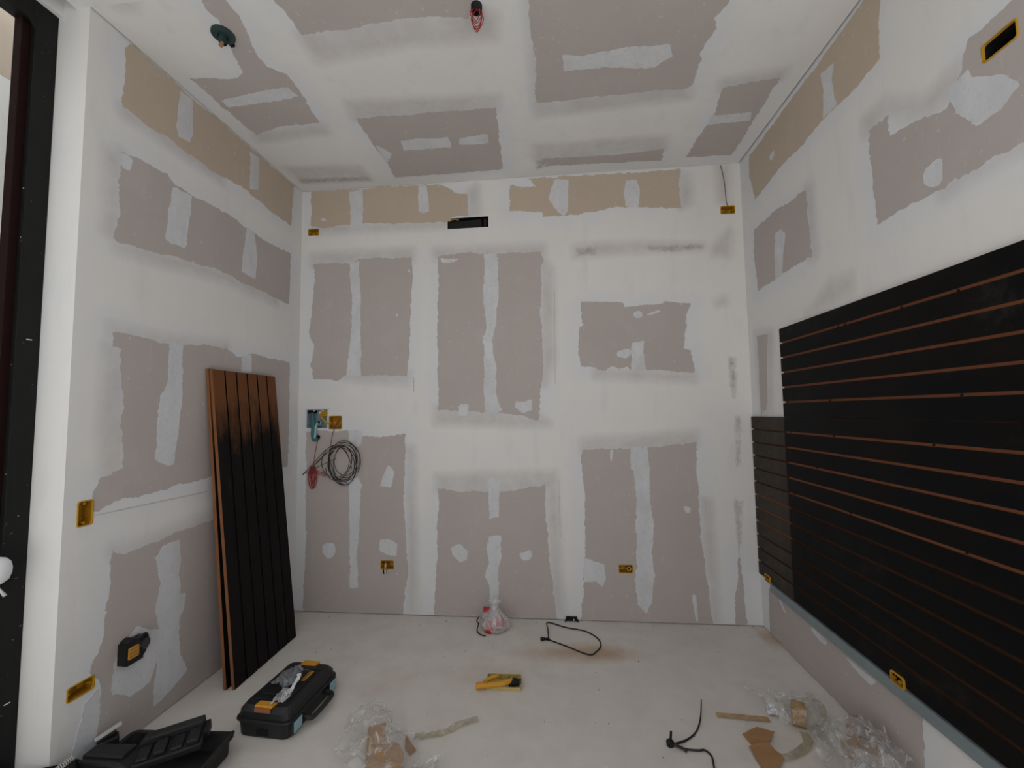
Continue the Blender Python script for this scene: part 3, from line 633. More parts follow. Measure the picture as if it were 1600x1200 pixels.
# ---------------------------------------------------------------- electrical boxes
def frame_mat(c, u, n):
    u = Vector(u); n = Vector(n); z = Vector((0, 0, 1)) if abs(n.z) < 0.5 else Vector((0, 1, 0)); y = -n
    return Matrix(((u.x, y.x, z.x, c[0]), (u.y, y.y, z.y, c[1]), (u.z, y.z, z.z, c[2]), (0, 0, 0, 1)))
def ebox(name, mat, w, h, label, depth=0.045, rim=0.0048, shell='yellow', inner='yellow_in', group='yellow electrical back boxes', rad=0.009, knock=True):
    t = root(name, mat)
    L3 = lambda pts, y: [(a, y, b) for a, b in pts]
    s = MB()
    s.loft([L3(rr(w + 2 * rim, h + 2 * rim, rad + rim * 0.3), 0.0), L3(rr(w + 2 * rim - 0.002, h + 2 * rim - 0.002, rad + rim * 0.3), -0.0035), L3(rr(w + 0.001, h + 0.001, rad), -0.004), L3(rr(w - 0.004, h - 0.004, rad), 0.004)], 0, False, False)
    part('rim', s, shell, t)
    b = MB(); b.loft([L3(rr(w - 0.004, h - 0.004, rad), 0.003), L3(rr(w - 0.008, h - 0.008, rad), depth)], 0, False, True)
    part('cavity', b, inner, t)
    if knock:
        big = max(w, h); hz = w >= h
        for k in (-1, 1):
            c = (k * big * 0.24, depth - 0.001, 0) if hz else (0, depth - 0.001, k * big * 0.24)
            part('knockout', MB().lathe([(0.014, -0.004), (0.014, -0.008), (0.009, -0.008), (0.009, -0.002)], c, 'y', 14), shell, t, smooth=False)
            c = (k * (w / 2 - 0.010), 0.006, 0) if hz else (0, 0.006, k * (h / 2 - 0.010))
            part('screw_lug', MB().lathe([(0.006, 0.0), (0.006, 0.014), (0.002, 0.014)], c, 'y', 10), shell, t)
    return tag(t, label, 'electrical box', group)
bx = BOX_BACK
EB = lambda i, lab, **k: ebox('electrical_box', frame_mat((bx[i][0], D, bx[i][1]), (1, 0, 0), (0, -1, 0)), bx[i][2], bx[i][3], lab, **k)
EB(0, 'yellow box high on the back wall by the left corner')
EB(1, 'yellow box high on the back wall by the right corner, under the ceiling crack')
e3 = EB(2, 'low yellow box on the back wall with a brass fitting hanging out')
part('brass_elbow', MB().tube(smooth_path([(-0.012, 0.03, 0.01), (-0.010, -0.004, 0.006), (-0.008, -0.016, -0.012), (-0.009, -0.016, -0.03)], 5), 0.0125, 10), 'brass', e3, smooth=True)
part('valve_stub', MB().lathe([(0.009, -0.032), (0.009, -0.05), (0.006, -0.052), (0.006, -0.062)], (-0.009, -0.016, 0), 'z', 12), 'grey_metal', e3)
part('valve_lever', MB().box(-0.026, -0.019, -0.02, -0.012, -0.064, -0.034), 'rubber', e3)
e4 = EB(3, 'low yellow box on the back wall beside the long filler strip')
part('brass_elbow', MB().lathe([(0.016, 0.03), (0.016, 0.002), (0.010, 0.002), (0.010, 0.03)], (0.024, 0, 0.0), 'y', 16), 'brass', e4)
e5 = EB(5, 'square yellow box beside the white framed junction box')
BLm = lambda i: frame_mat((-L, BOX_LEFT[i][0], BOX_LEFT[i][1]), (0, 1, 0), (1, 0, 0))
ebox('electrical_box', BLm(0), BOX_LEFT[0][2], BOX_LEFT[0][3], 'upright yellow box on the left wall at the end of a pencil line')
ebox('electrical_box', BLm(1), BOX_LEFT[1][2], BOX_LEFT[1][3], 'low yellow box on the left wall near the white corner')
ebox('electrical_box', frame_mat((R, BOX_RIGHT[0][0], BOX_RIGHT[0][1]), (0, -1, 0), (-1, 0, 0)), BOX_RIGHT[0][2], BOX_RIGHT[0][3], 'yellow box high on the right wall near the top right corner', inner='void', knock=False, depth=0.055)

ob_ = root('electrical_box', frame_mat((-3.0, 2.032, 2.19), (0, 1, 0), (1, 0, 0)))
part('rim', MB().prism(rr(0.10, 0.056, 0.01), -0.012, 0.0, 'y'), 'yellow', ob_, bevel=0.003)
part('cavity', MB().prism(rr(0.085, 0.042, 0.008), -0.0135, -0.0115, 'y'), 'yellow_in', ob_)
tag(ob_, 'yellow box on the wall beyond the black post, at the left edge', 'electrical box', 'yellow electrical back boxes')

# junction box with pale blue interior
jm = frame_mat((bx[4][0], D, bx[4][1]), (1, 0, 0), (0, -1, 0))
J = ebox('junction_box', jm, bx[4][2], bx[4][3], 'white framed junction box with pale blue inside and teal conduit', 0.06, 0.012, 'white_plastic', 'blue_box', None, 0.006, False)
J['category'] = 'junction box'
part('frame_lip', MB().loft([[(p_, y_, q_) for p_, q_ in rr(w_, h_, 0.008)] for w_, h_, y_ in ((0.206, 0.176, 0.0), (0.206, 0.176, -0.008), (0.186, 0.156, -0.008), (0.186, 0.156, 0.0))], 0, False, False), 'white_plastic', J, bevel=0.001)
part('yellow_insert', MB().box(0.012, 0.083, 0.02, 0.055, 0.02, 0.072), 'yellow', J, bevel=0.004)
part('yellow_stub', MB().tube([(-0.06, 0.02, -0.06), (-0.03, 0.03, -0.06)], 0.012, 10), 'yellow_in', J)
part('dark_block', MB().box(-0.086, -0.03, 0.01, 0.055, 0.045, 0.072), 'void', J, bevel=0.003)
for x in (-0.03, 0.035, 0.05): part('screw_lug', MB().lathe([(0.006, 0), (0.006, 0.012), (0.002, 0.012)], (x, 0.004, 0.066), 'y', 10), 'white_plastic', J)
part('conduit_socket', MB().lathe([(0.020, -0.016), (0.020, 0.03), (0.014, 0.03), (0.014, -0.016)], (0.012, 0.02, -0.03), 'y', 16), 'pale_blue', J)
ct = root('teal_conduit', jm)
cp_ = smooth_path([(-0.055, 0.03, 0.055), (-0.035, -0.004, 0.01), (-0.016, -0.024, -0.05), (-0.018, -0.026, -0.12), (-0.008, -0.028, -0.165), (0.010, -0.024, -0.162), (0.018, -0.020, -0.150)], 7)
part('corrugated_pipe', MB().tube(cp_, [0.0145 + 0.0015 * (i % 2) for i in range(len(cp_))], 12), 'teal', ct, smooth=True)
part('pale_side_pipe', MB().tube(smooth_path([(0.008, -0.004, -0.03), (0.002, -0.022, -0.07), (0.004, -0.026, -0.12), (-0.001, -0.030, -0.155)], 6), 0.011, 10), 'pale_blue', ct, smooth=True)
part('open_end', MB().lathe([(0.017, -0.004), (0.017, 0.004), (0.011, 0.004), (0.011, -0.003)], (0.024, -0.024, -0.147), 'y', 14), 'void', ct)
tag(ct, 'teal conduit curling down out of the junction box', 'conduit')
yl = root('yellow_conduit', jm)
part('pipe', MB().tube(smooth_path([(0.02, 0.015, 0.045), (0.05, -0.008, 0.005), (0.085, -0.012, -0.03), (0.115, 0.01, -0.045)], 6), 0.0085, 10), 'yellow', yl, smooth=True)
part('collar', MB().tube([(0.014, 0.02, 0.052), (0.024, 0.01, 0.040)], 0.0115, 10), 'white_plastic', yl)
tag(yl, 'short yellow conduit between junction box and square yellow box', 'conduit')

# coil of black wire and bundle of red wire on the back wall (offsets from the junction box centre)
rnd = random.Random(3)
wc = root('black_wire_coil', frame_mat((-1.700, D, 1.172), (1, 0, 0), (0, -1, 0)))
def loop(cx, cz, rx, rz, y, ph, n=40, turn=1.0, tilt=0.0):
    o = []
    for k in range(int(n * turn) + 1):
        a = ph + 2 * math.pi * k / n; x, z = rx * math.cos(a), rz * math.sin(a)
        o.append((cx + x * math.cos(tilt) - z * math.sin(tilt), y - 0.008 * math.sin(a * 2 + ph), cz + x * math.sin(tilt) + z * math.cos(tilt)))
    return o
for k in range(10):
    q = loop(rnd.uniform(-0.055, 0.045), rnd.uniform(-0.03, 0.03), rnd.uniform(0.085, 0.135), rnd.uniform(0.115, 0.16), -0.014 - 0.004 * k, rnd.uniform(0, 6), 40, rnd.uniform(0.8, 1.0), rnd.uniform(-0.4, 0.4))
    part('wire_turn', MB().tube(q, 0.0026, 5), 'wire_black', wc, smooth=True)
part('wire_lead', MB().tube(smooth_path([(-0.045, 0.03, 0.345), (-0.07, -0.012, 0.275), (-0.085, -0.03, 0.17), (-0.09, -0.04, 0.04), (-0.03, -0.04, -0.11), (0.05, -0.03, -0.15)], 7), 0.0022, 5), 'wire_black', wc, smooth=True)
for k, (a, b) in enumerate((((-0.335, -0.02, -0.098), (-0.06, -0.04, 0.14)), ((-0.33, -0.016, -0.09), (-0.12, -0.05, 0.11)), ((-0.30, -0.016, -0.085), (-0.03, -0.055, 0.04)), ((-0.27, -0.02, -0.062), (-0.02, -0.055, 0.15)))):
    mid = ((a[0] + b[0]) / 2, -0.04, (a[2] + b[2]) / 2 + 0.012 * (k - 1.5))
    part('wire_tail', MB().tube(smooth_path([a, mid, b], 8), 0.0024, 5), 'wire_black', wc, smooth=True)
tag(wc, 'coil of thin black wire hanging from the square yellow box', 'wire')
wr_ = root('red_wire_bundle', frame_mat((-1.938, D, 1.105), (1, 0, 0), (0, -1, 0)))
part('wire_lead', MB().tube(smooth_path([(0.038, -0.024, 0.268), (0.025, -0.018, 0.21), (0.008, -0.014, 0.14), (0.0, -0.016, 0.04)], 6), 0.0024, 5), 'wire_red', wr_, smooth=True)
for k in range(9):
    w = rnd.uniform(0.012, 0.034); ln = rnd.uniform(0.08, 0.145); x0 = rnd.uniform(-0.02, 0.012); y = -0.010 - 0.003 * k
    q = smooth_path([(x0, y, 0.04), (x0 - w, y - 0.003, -ln * 0.3), (x0 - w * 0.4, y, -ln * 0.9), (x0 + w * 0.4, y, -ln * 0.85), (x0 + w, y - 0.002, -ln * 0.25)], 6, True)
    part('wire_turn', MB().tube(q, 0.0024, 5, closed=True), 'wire_red', wr_, smooth=True)
for k in range(3):
    q = smooth_path([(0.0, -0.03, 0.02 - 0.01 * k), (0.05, -0.035, 0.004 - 0.012 * k), (0.115, -0.03, -0.012 - 0.012 * k)], 6)
    part('wire_turn', MB().tube(q, 0.0026, 5), 'wire_red', wr_, smooth=True)
tag(wr_, 'tangled bundle of red wire beside the black wire coil', 'wire')

# black recessed unit in the back wall
g = bx[6]; t = root('recessed_unit', frame_mat((g[0], D, g[1]), (1, 0, 0), (0, -1, 0)))
hw, hh = g[2] / 2, g[3] / 2
s = MB().loft([[(x, y, z) for x, z in ((-hw, -hh), (hw, -hh), (hw, hh), (-hw, hh))] for y in (0.0, 0.09)], 0, False, True)
part('recess', s, 'void', t)
part('front_plate', MB().prism([(-hw + 0.004, -hh + 0.004), (hw - 0.055, -hh + 0.004), (hw - 0.055, hh - 0.03), (hw - 0.065, hh - 0.018), (-hw + 0.004, hh - 0.026)], 0.004, 0.02, 'y'), 'rubber', t, bevel=0.002)
part('pipe_stub', MB().tube([(hw - 0.03, 0.03, -0.03), (hw - 0.03, 0.03, 0.03)], 0.014, 10), 'case2', t)
part('copper_wire', MB().tube(smooth_path([(-hw + 0.01, 0.012, hh - 0.018), (-hw + 0.05, 0.006, hh - 0.006), (-hw + 0.09, 0.012, hh - 0.012)], 5), 0.004, 6), 'yellow', t)
tag(t, 'black recessed unit set in the back wall below the ceiling', 'recessed unit')

# thin cable from the ceiling to the right-hand box
t = tag(part('thin_cable', MB().tube(smooth_path([(1.322, D - 0.004, H - 0.01), (1.335, D - 0.005, H - 0.08), (1.347, D - 0.004, H - 0.17), (1.352, D - 0.004, H - 0.30), (1.362, D - 0.004, 3.115)], 5), 0.0022, 5), 'wire_black'), 'thin dark cable running from the ceiling down to the yellow box', 'cable')

# ceiling items
t = root('ceiling_wire_coil', loc=(-0.318, 1.84, H))
part('junction_cup', MB().lathe([(0.026, 0.0), (0.026, -0.03), (0.018, -0.034), (0.018, -0.004)], (0.0, 0, 0), 'z', 14), 'rubber', t)
for k in range(6):
    w = rnd.uniform(0.018, 0.036); ln = rnd.uniform(0.07, 0.125); a = rnd.uniform(-0.5, 0.5); y = rnd.uniform(-0.02, 0.02)
    q = smooth_path([(0, y * 0.3, -0.02), (-w * math.cos(a), y - w * math.sin(a), -ln * 0.5), (-w * 0.3, y, -ln), (w * 0.4, y, -ln * 0.97), (w * math.cos(a), y + w * math.sin(a), -ln * 0.45)], 6, True)
    part('wire_turn', MB().tube(q, 0.0020, 5, closed=True), 'wire_red', t, smooth=True)
tag(t, 'coil of red wire hanging from the ceiling', 'wire')
t = root('ceiling_conduit', loc=(-1.591, 1.846, H))
part('flange', MB().lathe([(0.052, 0.0), (0.052, -0.012), (0.040, -0.018), (0.022, -0.018), (0.022, -0.004)], (0, 0, 0), 'z', 20), 'teal_dark', t)
part('conduit_end', MB().lathe([(0.018, -0.002), (0.018, -0.055), (0.014, -0.055), (0.014, -0.01)], (0.004, -0.004, 0), 'z', 14), 'teal_dark', t)
part('wire_end', MB().tube(smooth_path([(0.004, -0.004, -0.03), (0.002, -0.008, -0.058), (-0.002, -0.012, -0.075)], 5), 0.009, 8), 'card2', t)
part('side_lug', MB().box(-0.01, 0.012, 0.045, 0.066, -0.014, -0.002), 'void', t, bevel=0.002)
tag(t, 'dark teal conduit outlet on the ceiling', 'conduit outlet')

# ---------------------------------------------------------------- slatwall
G = 0.0115
def slat_mesh(name, length, p, lo, hi, vertical):
    """one slat: front lip, undercut, neck; profile (s across, y depth), lo/hi = gap left at either side"""
    a, b = lo, p - hi; u = 0.005
    prof = [(a, 0.0), (a, 0.0045), (a + u, 0.0045), (a + u, 0.0105), (b - u, 0.0105), (b - u, 0.0045), (b, 0.0045), (b, 0.0)]
    mk = (lambda s, y, l: (s, y, l)) if vertical else (lambda s, y, l: (l, y, s))
    mb = MB(); n = len(prof)
    loops = [[mk(s, y, l) for s, y in prof] for l in (0.0, length)]
    mb.loft(loops, 1, False, False); mb.mi[7] = 0; mb.mi[4] = mb.mi[5] = mb.mi[6] = 2    # front painted, the two edges as their groove
    for q in (0, n):
        mb.add([mb.v[q + i] for i in (0, 1, 6, 7)], [(0, 1, 2, 3)], 1); mb.add([mb.v[q + i] for i in (2, 3, 4, 5)], [(0, 1, 2, 3)], 1)
    return mb.mesh(name)
def slatwall(name, mat, n, p, length, label, vertical=False, front='slat', edge='mdf', back='mdf', screws=(), raw=None, side=None):
    """raw(k) tells whether groove k (between slat k-1 and k) was left raw or got painted over"""
    t = root(name, mat); cache = {}
    e = 0.0012
    def slat(lo, hi, mb_, mt_):
        key = (lo, hi, mb_, mt_)
        if key not in cache:
            me = slat_mesh('slat', length, p, lo, hi, vertical)
            for k in (front, mb_, mt_): me.materials.append(M[k])
            cache[key] = me
        return cache[key]
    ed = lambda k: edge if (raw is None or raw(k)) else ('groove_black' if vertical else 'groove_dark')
    for k in range(n):
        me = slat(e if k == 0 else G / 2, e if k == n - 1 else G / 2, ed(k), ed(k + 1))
        link('slat', me, None, t, (k * p, 0, 0) if vertical else (0, 0, k * p))
    w = n * p
    b = MB().box(0.001, w - 0.001, 0.0112, 0.018, 0.0, length) if vertical else MB().box(0.007, length - 0.001, 0.0112, 0.018, 0.0, w)
    part('backing_board', b, edge, t)
    for k in range(1, n):
        q = MB().box(k * p - 0.011, k * p + 0.011, 0.0098, 0.0112, 0.001, length - 0.001) if vertical else MB().box(0.007, length - 0.001, 0.0098, 0.0112, k * p - 0.011, k * p + 0.011)
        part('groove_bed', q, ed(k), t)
    if side:
        part('sawn_edge', MB().box(-0.0012, 0.0, 0.0, 0.018, 0.0, length), side, t)
        part('sawn_top', MB().box(0.0, w, 0.0, 0.018, length, length + 0.001), 'groove_dark', t)
    for x, k in screws:
        part('screw', MB().lathe([(0.0055, 0.0065), (0.0055, 0.0100), (0.003, 0.0104)], (x, 0, k * p), 'y', 8), 'rubber', t)
    return tag(t, label, 'slatwall panel', 'slatwall offcuts leaning on the left wall' if vertical else 'slatwall panels on the right wall')
WM = lambda y, z: Matrix.Translation((R - 0.0185, y, z)) @ Matrix.Rotation(-math.pi / 2, 4, 'Z')
Z0, Z1, ZP = 0.380, 1.5045, 0.09371
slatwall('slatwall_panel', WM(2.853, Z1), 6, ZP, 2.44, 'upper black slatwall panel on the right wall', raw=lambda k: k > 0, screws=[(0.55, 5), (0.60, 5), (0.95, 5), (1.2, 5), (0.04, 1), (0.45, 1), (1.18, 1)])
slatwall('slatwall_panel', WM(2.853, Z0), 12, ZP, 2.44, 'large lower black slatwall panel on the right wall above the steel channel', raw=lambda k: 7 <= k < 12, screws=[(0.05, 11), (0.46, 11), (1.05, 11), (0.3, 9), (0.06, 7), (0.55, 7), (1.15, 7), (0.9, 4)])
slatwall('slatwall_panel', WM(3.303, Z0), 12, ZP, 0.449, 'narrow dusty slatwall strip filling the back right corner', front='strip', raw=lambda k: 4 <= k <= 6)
a = math.atan2(0.2025, 1.845); sa, ca = math.sin(a), math.cos(a)
def LM(xb, y0, dy=0.0, a=a):
    sa, ca = math.sin(a), math.cos(a); ex = Vector((0, 1, 0)); ez = Vector((-sa, 0, ca)); ey = Vector((-ca, 0, -sa))
    return Matrix(((ex.x, ey.x, ez.x, xb), (ex.y, ey.y, ez.y, y0), (ex.z, ey.z, ez.z, 0.0025), (0, 0, 0, 1)))
slatwall('slatwall_panel', LM(-1.842, 2.372), 6, 0.0972, 1.853, 'black slatwall offcut with brown top leaning in front against the left wall', True, 'slat_brown', 'mdf_edge', raw=lambda k: False, side='mdf_edge')
slatwall('slatwall_panel', LM(-1.890, 2.368, a=math.atan2(0.1755, 1.848)), 6, 0.0972, 1.853, 'second slatwall offcut leaning behind the front one, only its edge showing', True, 'slat_brown', 'mdf_edge', raw=lambda k: False, side='mdf_edge')

# steel channel under the panels
t = root('steel_channel', loc=(R, 3.14, 0.0))
def chan(z0, h):
    s = MB(); s.box(-0.0235, -0.0220, -3.0, 0, z0, z0 + h); s.box(-0.022, -0.001, -3.0, 0, z0 + h - 0.0015, z0 + h); s.box(-0.022, -0.001, -3.0, 0, z0, z0 + 0.0015); return s
part('web', MB().box(-0.0235, -0.0220, -3.0, 0, 0.318, 0.372), 'steel', t)
part('top_flange', MB().box(-0.022, -0.001, -3.0, 0, 0.3705, 0.372), 'steel', t)
part('bottom_flange', MB().box(-0.022, -0.001, -3.0, 0, 0.318, 0.3195), 'steel', t)
tag(t, 'galvanised steel channel under the lower slatwall panel', 'channel')
# yellow boxes caught at the panel edge
for y, lab in ((3.172, 'yellow box poking out under the narrow slatwall strip'), (2.055, 'yellow box poking through the lower edge of the large slatwall panel')):
    t = root('electrical_box', frame_mat((R - 0.026, y, 0.392), (0, -1, 0), (-1, 0, 0)))
    L3 = lambda pts, yy: [(p, yy, q) for p, q in pts]
    w, h = (0.075, 0.05)
    part('rim', MB().loft([L3(rr(w, h, 0.012), 0.024), L3(rr(w, h, 0.012), 0.001), L3(rr(w - 0.003, h - 0.003, 0.012), 0.0), L3(rr(w - 0.012, h - 0.012, 0.010), 0.0), L3(rr(w - 0.014, h - 0.014, 0.010), 0.012)], 0, False, True), 'yellow', t)
    for k in (-1, 1): part('screw_lug', MB().lathe([(0.008, -0.003), (0.008, 0.012), (0.003, 0.012)], (k * 0.018, 0.0, 0), 'y', 10), 'yellow_in', t)
    tag(t, lab, 'electrical box', 'yellow electrical back boxes')

# ---------------------------------------------------------------- laser level on the left wall
t = root('laser_level', frame_mat((-L, 1.968, 0.442), (0, 1, 0), (1, 0, 0)) @ Matrix.Diagonal((0.86, 0.80, 0.86, 1)))
part('body', MB().prism([(-0.060, -0.066), (0.035, -0.072), (0.060, -0.045), (0.064, 0.02), (0.052, 0.05), (0.02, 0.05), (-0.005, 0.055), (-0.03, 0.068), (-0.06, 0.055)], -0.055, -0.001, 'y'), 'case', t, bevel=0.006)
part('yellow_panel', MB().prism(rr(0.062, 0.062, 0.006, 3, -0.024, -0.012), -0.062, -0.052, 'y'), 'latch', t, bevel=0.002)
for z in (-0.030, -0.012, 0.008): part('panel_rib', MB().box(-0.05, 0.002, -0.0645, -0.062, z - 0.003, z + 0.003), 'card2', t)
part('lens_window', MB().lathe([(0.030, -0.052), (0.030, -0.070), (0.024, -0.074), (0.010, -0.074)], (0.036, 0, 0.006), 'y', 18), 'lens', t)
part('guard_loop', MB().tube(smooth_path([(0.008, -0.05, 0.04), (0.02, -0.062, 0.060), (0.045, -0.062, 0.056), (0.058, -0.06, 0.025), (0.060, -0.055, -0.03)], 5), 0.006, 8), 'case', t, smooth=True)
part('foot', MB().box(-0.05, 0.045, -0.05, -0.012, -0.080, -0.068), 'case', t, bevel=0.003)
part('side_bumper', MB().box(-0.072, -0.056, -0.06, -0.006, -0.066, 0.05), 'rubber', t, bevel=0.004)
tag(t, 'black and yellow laser level fixed low on the left wall', 'laser level')

# ---------------------------------------------------------------- closed tool case
CW, CL_, CH = 0.285, 0.405, 0.155
t = root('tool_case', loc=(-1.436, 2.036, 0), rz=math.radians(-3.5))
def slab(w, l, r, z0, z1, ch=0.0, y0=0.0):
    s = MB(); P = lambda d, z: [(a, b + l / 2 + y0, z) for a, b in rr(w - 2 * d, l - 2 * d, r, 4)]
    lp = [P(0, z0), P(0, z1 - ch), P(ch, z1)] if ch else [P(0, z0), P(0, z1)]
    return s.loft(lp)
s = MB(); P = lambda d, z: [(a_, b_ + CL_ / 2, z) for a_, b_ in rr(CW - 2 * d, CL_ - 2 * d, 0.035, 4)]
s.loft([P(0.012, 0), P(0.006, 0.008), P(0.0, 0.078)]); part('base', s, 'case', t, bevel=0.002)
part('seam_rim', MB().loft([P(-0.007, 0.078), P(-0.009, 0.083), P(-0.007, 0.090)]), 'case', t)
s = MB().loft([P(0.0, 0.090), P(0.004, 0.120), P(0.022, 0.142)]); lid = part('lid', s, 'case', t, bevel=0.002)
part('raised_panel', MB().prism(rr(0.175, 0.21, 0.02, 3, 0, CL_ / 2), 0.142, 0.149), 'case', lid, bevel=0.003)
for y in (0.072, CL_ - 0.075): part('lid_rib', MB().box(-0.10, 0.10, y - 0.008, y + 0.008, 0.141, 0.146), 'case', lid, bevel=0.002)
for x in (0.096, 0.112): part('side_rib', MB().box(x - 0.003, x + 0.003, 0.11, 0.31, 0.126, 0.143), 'case2', lid, bevel=0.002)
for i, y in enumerate((0.025, CL_ - 0.032)):
    lt = part('latch', MB().prism([(-0.048, y - 0.018), (0.044, y - 0.018), (0.050, y + 0.018), (-0.044, y + 0.018)], 0.138, 0.151), 'latch', t, bevel=0.003)
    part('latch_lip', MB().box(-0.044, 0.040, y - 0.026 if i == 0 else y + 0.016, y - 0.014 if i == 0 else y + 0.026, 0.122, 0.142), 'mdf', lt, bevel=0.002)
lb = part('brand_label', MB().box(0.052, 0.074, 0.215, 0.300, 0.149, 0.1505), 'latch', lid)
td = bpy.data.curves.new('lettering', 'FONT'); td.body = 'DEWALT'; td.size = 0.019; td.extrude = 0.0003; td.align_x = 'CENTER'; td.align_y = 'CENTER'
to = bpy.data.objects.new('tmp', td); col.objects.link(to); bpy.context.view_layer.update()
tm = bpy.data.meshes.new_from_object(to); bpy.data.objects.remove(to)
lt_ = link('lettering', tm, 'rubber', lb); lt_.location = (0.063, 0.2575, 0.1509); lt_.rotation_euler = (0, 0, math.pi / 2)
for y in (0.050, CL_ - 0.055):
    part('side_clip', MB().box(CW / 2 + 0.001, CW / 2 + 0.014, y - 0.034, y + 0.034, 0.022, 0.082), 'case', t, bevel=0.003)
    part('clip_label', MB().box(CW / 2 + 0.0138, CW / 2 + 0.0155, y - 0.030, y + 0.030, 0.028, 0.078), 'pale_blue', t)
hd = MB().tube(smooth_path([(CW / 2 - 0.005, 0.105, 0.05), (CW / 2 + 0.04, 0.11, 0.045), (CW / 2 + 0.05, 0.135, 0.043), (CW / 2 + 0.052, 0.20, 0.043), (CW / 2 + 0.05, 0.27, 0.043), (CW / 2 + 0.04, 0.295, 0.045), (CW / 2 - 0.005, 0.30, 0.05)], 5), 0.0125, 10)
part('carry_handle', hd, 'case', t, smooth=True)
for y in (0.08, 0.20, 0.32): part('hinge', MB().tube([(-CW / 2 - 0.006, y - 0.03, 0.088), (-CW / 2 - 0.006, y + 0.03, 0.088)], 0.007, 8), 'case', t)
part('front_recess', MB().box(-0.03, 0.03, -0.001, 0.004, 0.018, 0.045), 'void', t)
tag(t, 'closed black tool case with orange latches on the floor by the leaning panels', 'tool case')
CASE = t

# ---------------------------------------------------------------- crumpled sheets
def film(name, cx, cy, z0, outline, hgt, seed, mat, parent=None, fold=5.0, n=46, lift=0.0, base=None):
    """crumpled sheet: grid clipped to the outline, lifted by ridged noise, falling to its base at the edge"""
    xs = [p[0] for p in outline]; ys = [p[1] for p in outline]; x0, x1, y0, y1 = min(xs), max(xs), min(ys), max(ys)
    gx, gy = np.meshgrid(np.linspace(x0, x1, n), np.linspace(y0, y1, n), indexing='ij')
    op = [tuple(p) for p in ragged(outline, 0.02, 0.02, seed)]
    ins = in_poly(gx.ravel(), gy.ravel(), op).reshape(n, n); idx = -np.ones((n, n), int); vs = []
    e = soft_mask(gx.ravel(), gy.ravel(), op, 0.10).reshape(n, n)
    for i in range(n):
        for j in range(n):
            a, b = float(gx[i, j]), float(gy[i, j])
            r1 = 1 - abs(noise.noise((a * fold, b * fold, seed))) * 2.2; r2 = 1 - abs(noise.noise((a * fold * 2.7, b * fold * 2.7, seed + 9))) * 2
            h = hgt * max(0.02, (0.5 * r1 + 0.25 * r2 + 0.25 * noise.noise((a * fold * .6, b * fold * .6, seed + 3))) + 0.12) * float(e[i, j] ** 1.3)
            idx[i, j] = len(vs); vs.append((a - cx + 0.015 * noise.noise((a * 14, b * 14, seed)), b - cy + 0.015 * noise.noise((a * 14, b * 14, seed + 4)), max(0.0015, h + lift * float(e[i, j]))))
    fs = [(idx[i, j], idx[i + 1, j], idx[i + 1, j + 1], idx[i, j + 1]) for i in range(n - 1) for j in range(n - 1) if ins[i, j] and ins[i + 1, j] and ins[i + 1, j + 1] and ins[i, j + 1]]
    used = sorted({k for q in fs for k in q}); mp = {k: q for q, k in enumerate(used)}
    me = bpy.data.meshes.new(name); me.from_pydata([vs[k] for k in used], [], [tuple(mp[k] for k in q) for q in fs])
    o = link(name, me, mat, parent, smooth=True)
    o.location = (cx, cy, z0) if parent is None else (0, 0, 0)
    return o
def scrap(name, pts, th, mat, label, cat, tilt=(0, 0), z=0.002, fold=None, group=None):
    """torn piece of card: plate of some thickness, lying a little tilted, with one bent flap"""
    cx = sum(p[0] for p in pts) / len(pts); cy = sum(p[1] for p in pts) / len(pts)
    pl = ragged([(p[0] - cx, p[1] - cy) for p in pts], 0.012, 0.006, seed=int(abs(cx * 100)) % 17 + 2)
    me = MB()
    tr = tessellate_polygon([[Vector((a_, b_, 0)) for a_, b_ in pl]])
    def zz(a_, b_): return a_ * tilt[0] + b_ * tilt[1] + 0.006 * noise.noise((a_ * 9, b_ * 9, cx)) + (0.5 * max(0, a_ - fold) if fold is not None else 0)
    mz = min(zz(*p) for p in pl); n = len(pl)
    v = [(a_, b_, zz(a_, b_) - mz) for a_, b_ in pl] + [(a_, b_, zz(a_, b_) - mz + th) for a_, b_ in pl]
    f = [tuple(reversed(q)) for q in tr] + [tuple(i + n for i in q) for q in tr] + [(i, (i + 1) % n, n + (i + 1) % n, n + i) for i in range(n)]
    me.add(v, f); o = part(name, me, mat); o.location = (cx, cy, z); return tag(o, label, cat, group or 'scraps of cardboard on the floor')
def ribbon(name, path, width, mat, label, cat, seed=1, tw=0.3, th=0.0006):
    P = smooth_path(path, 8); s = MB(); lo = []
    for i, p in enumerate(P):
        d = (P[min(i + 1, len(P) - 1)] - P[max(i - 1, 0)]); d.z = 0; d.normalize(); sd = Vector((-d.y, d.x, 0))
        a_ = tw * noise.noise((i * 0.25, seed, 0)); w = width * (1 + 0.25 * noise.noise((i * 0.4, seed, 3))) / 2
        up = Vector((0, 0, 1)); q = (sd * math.cos(a_) + up * math.sin(a_)) * w; q.z = max(q.z, -p.z + 0.001)
        q2 = (sd * math.cos(a_) + up * math.sin(a_)) * -w; q2.z = max(q2.z, -p.z + 0.001)
        lo.append([tuple(p + q), tuple(p + q2), tuple(p + q2 + up * th), tuple(p + q + up * th)])
    s.loft(lo); return tag(part(name, s, mat), label, cat)

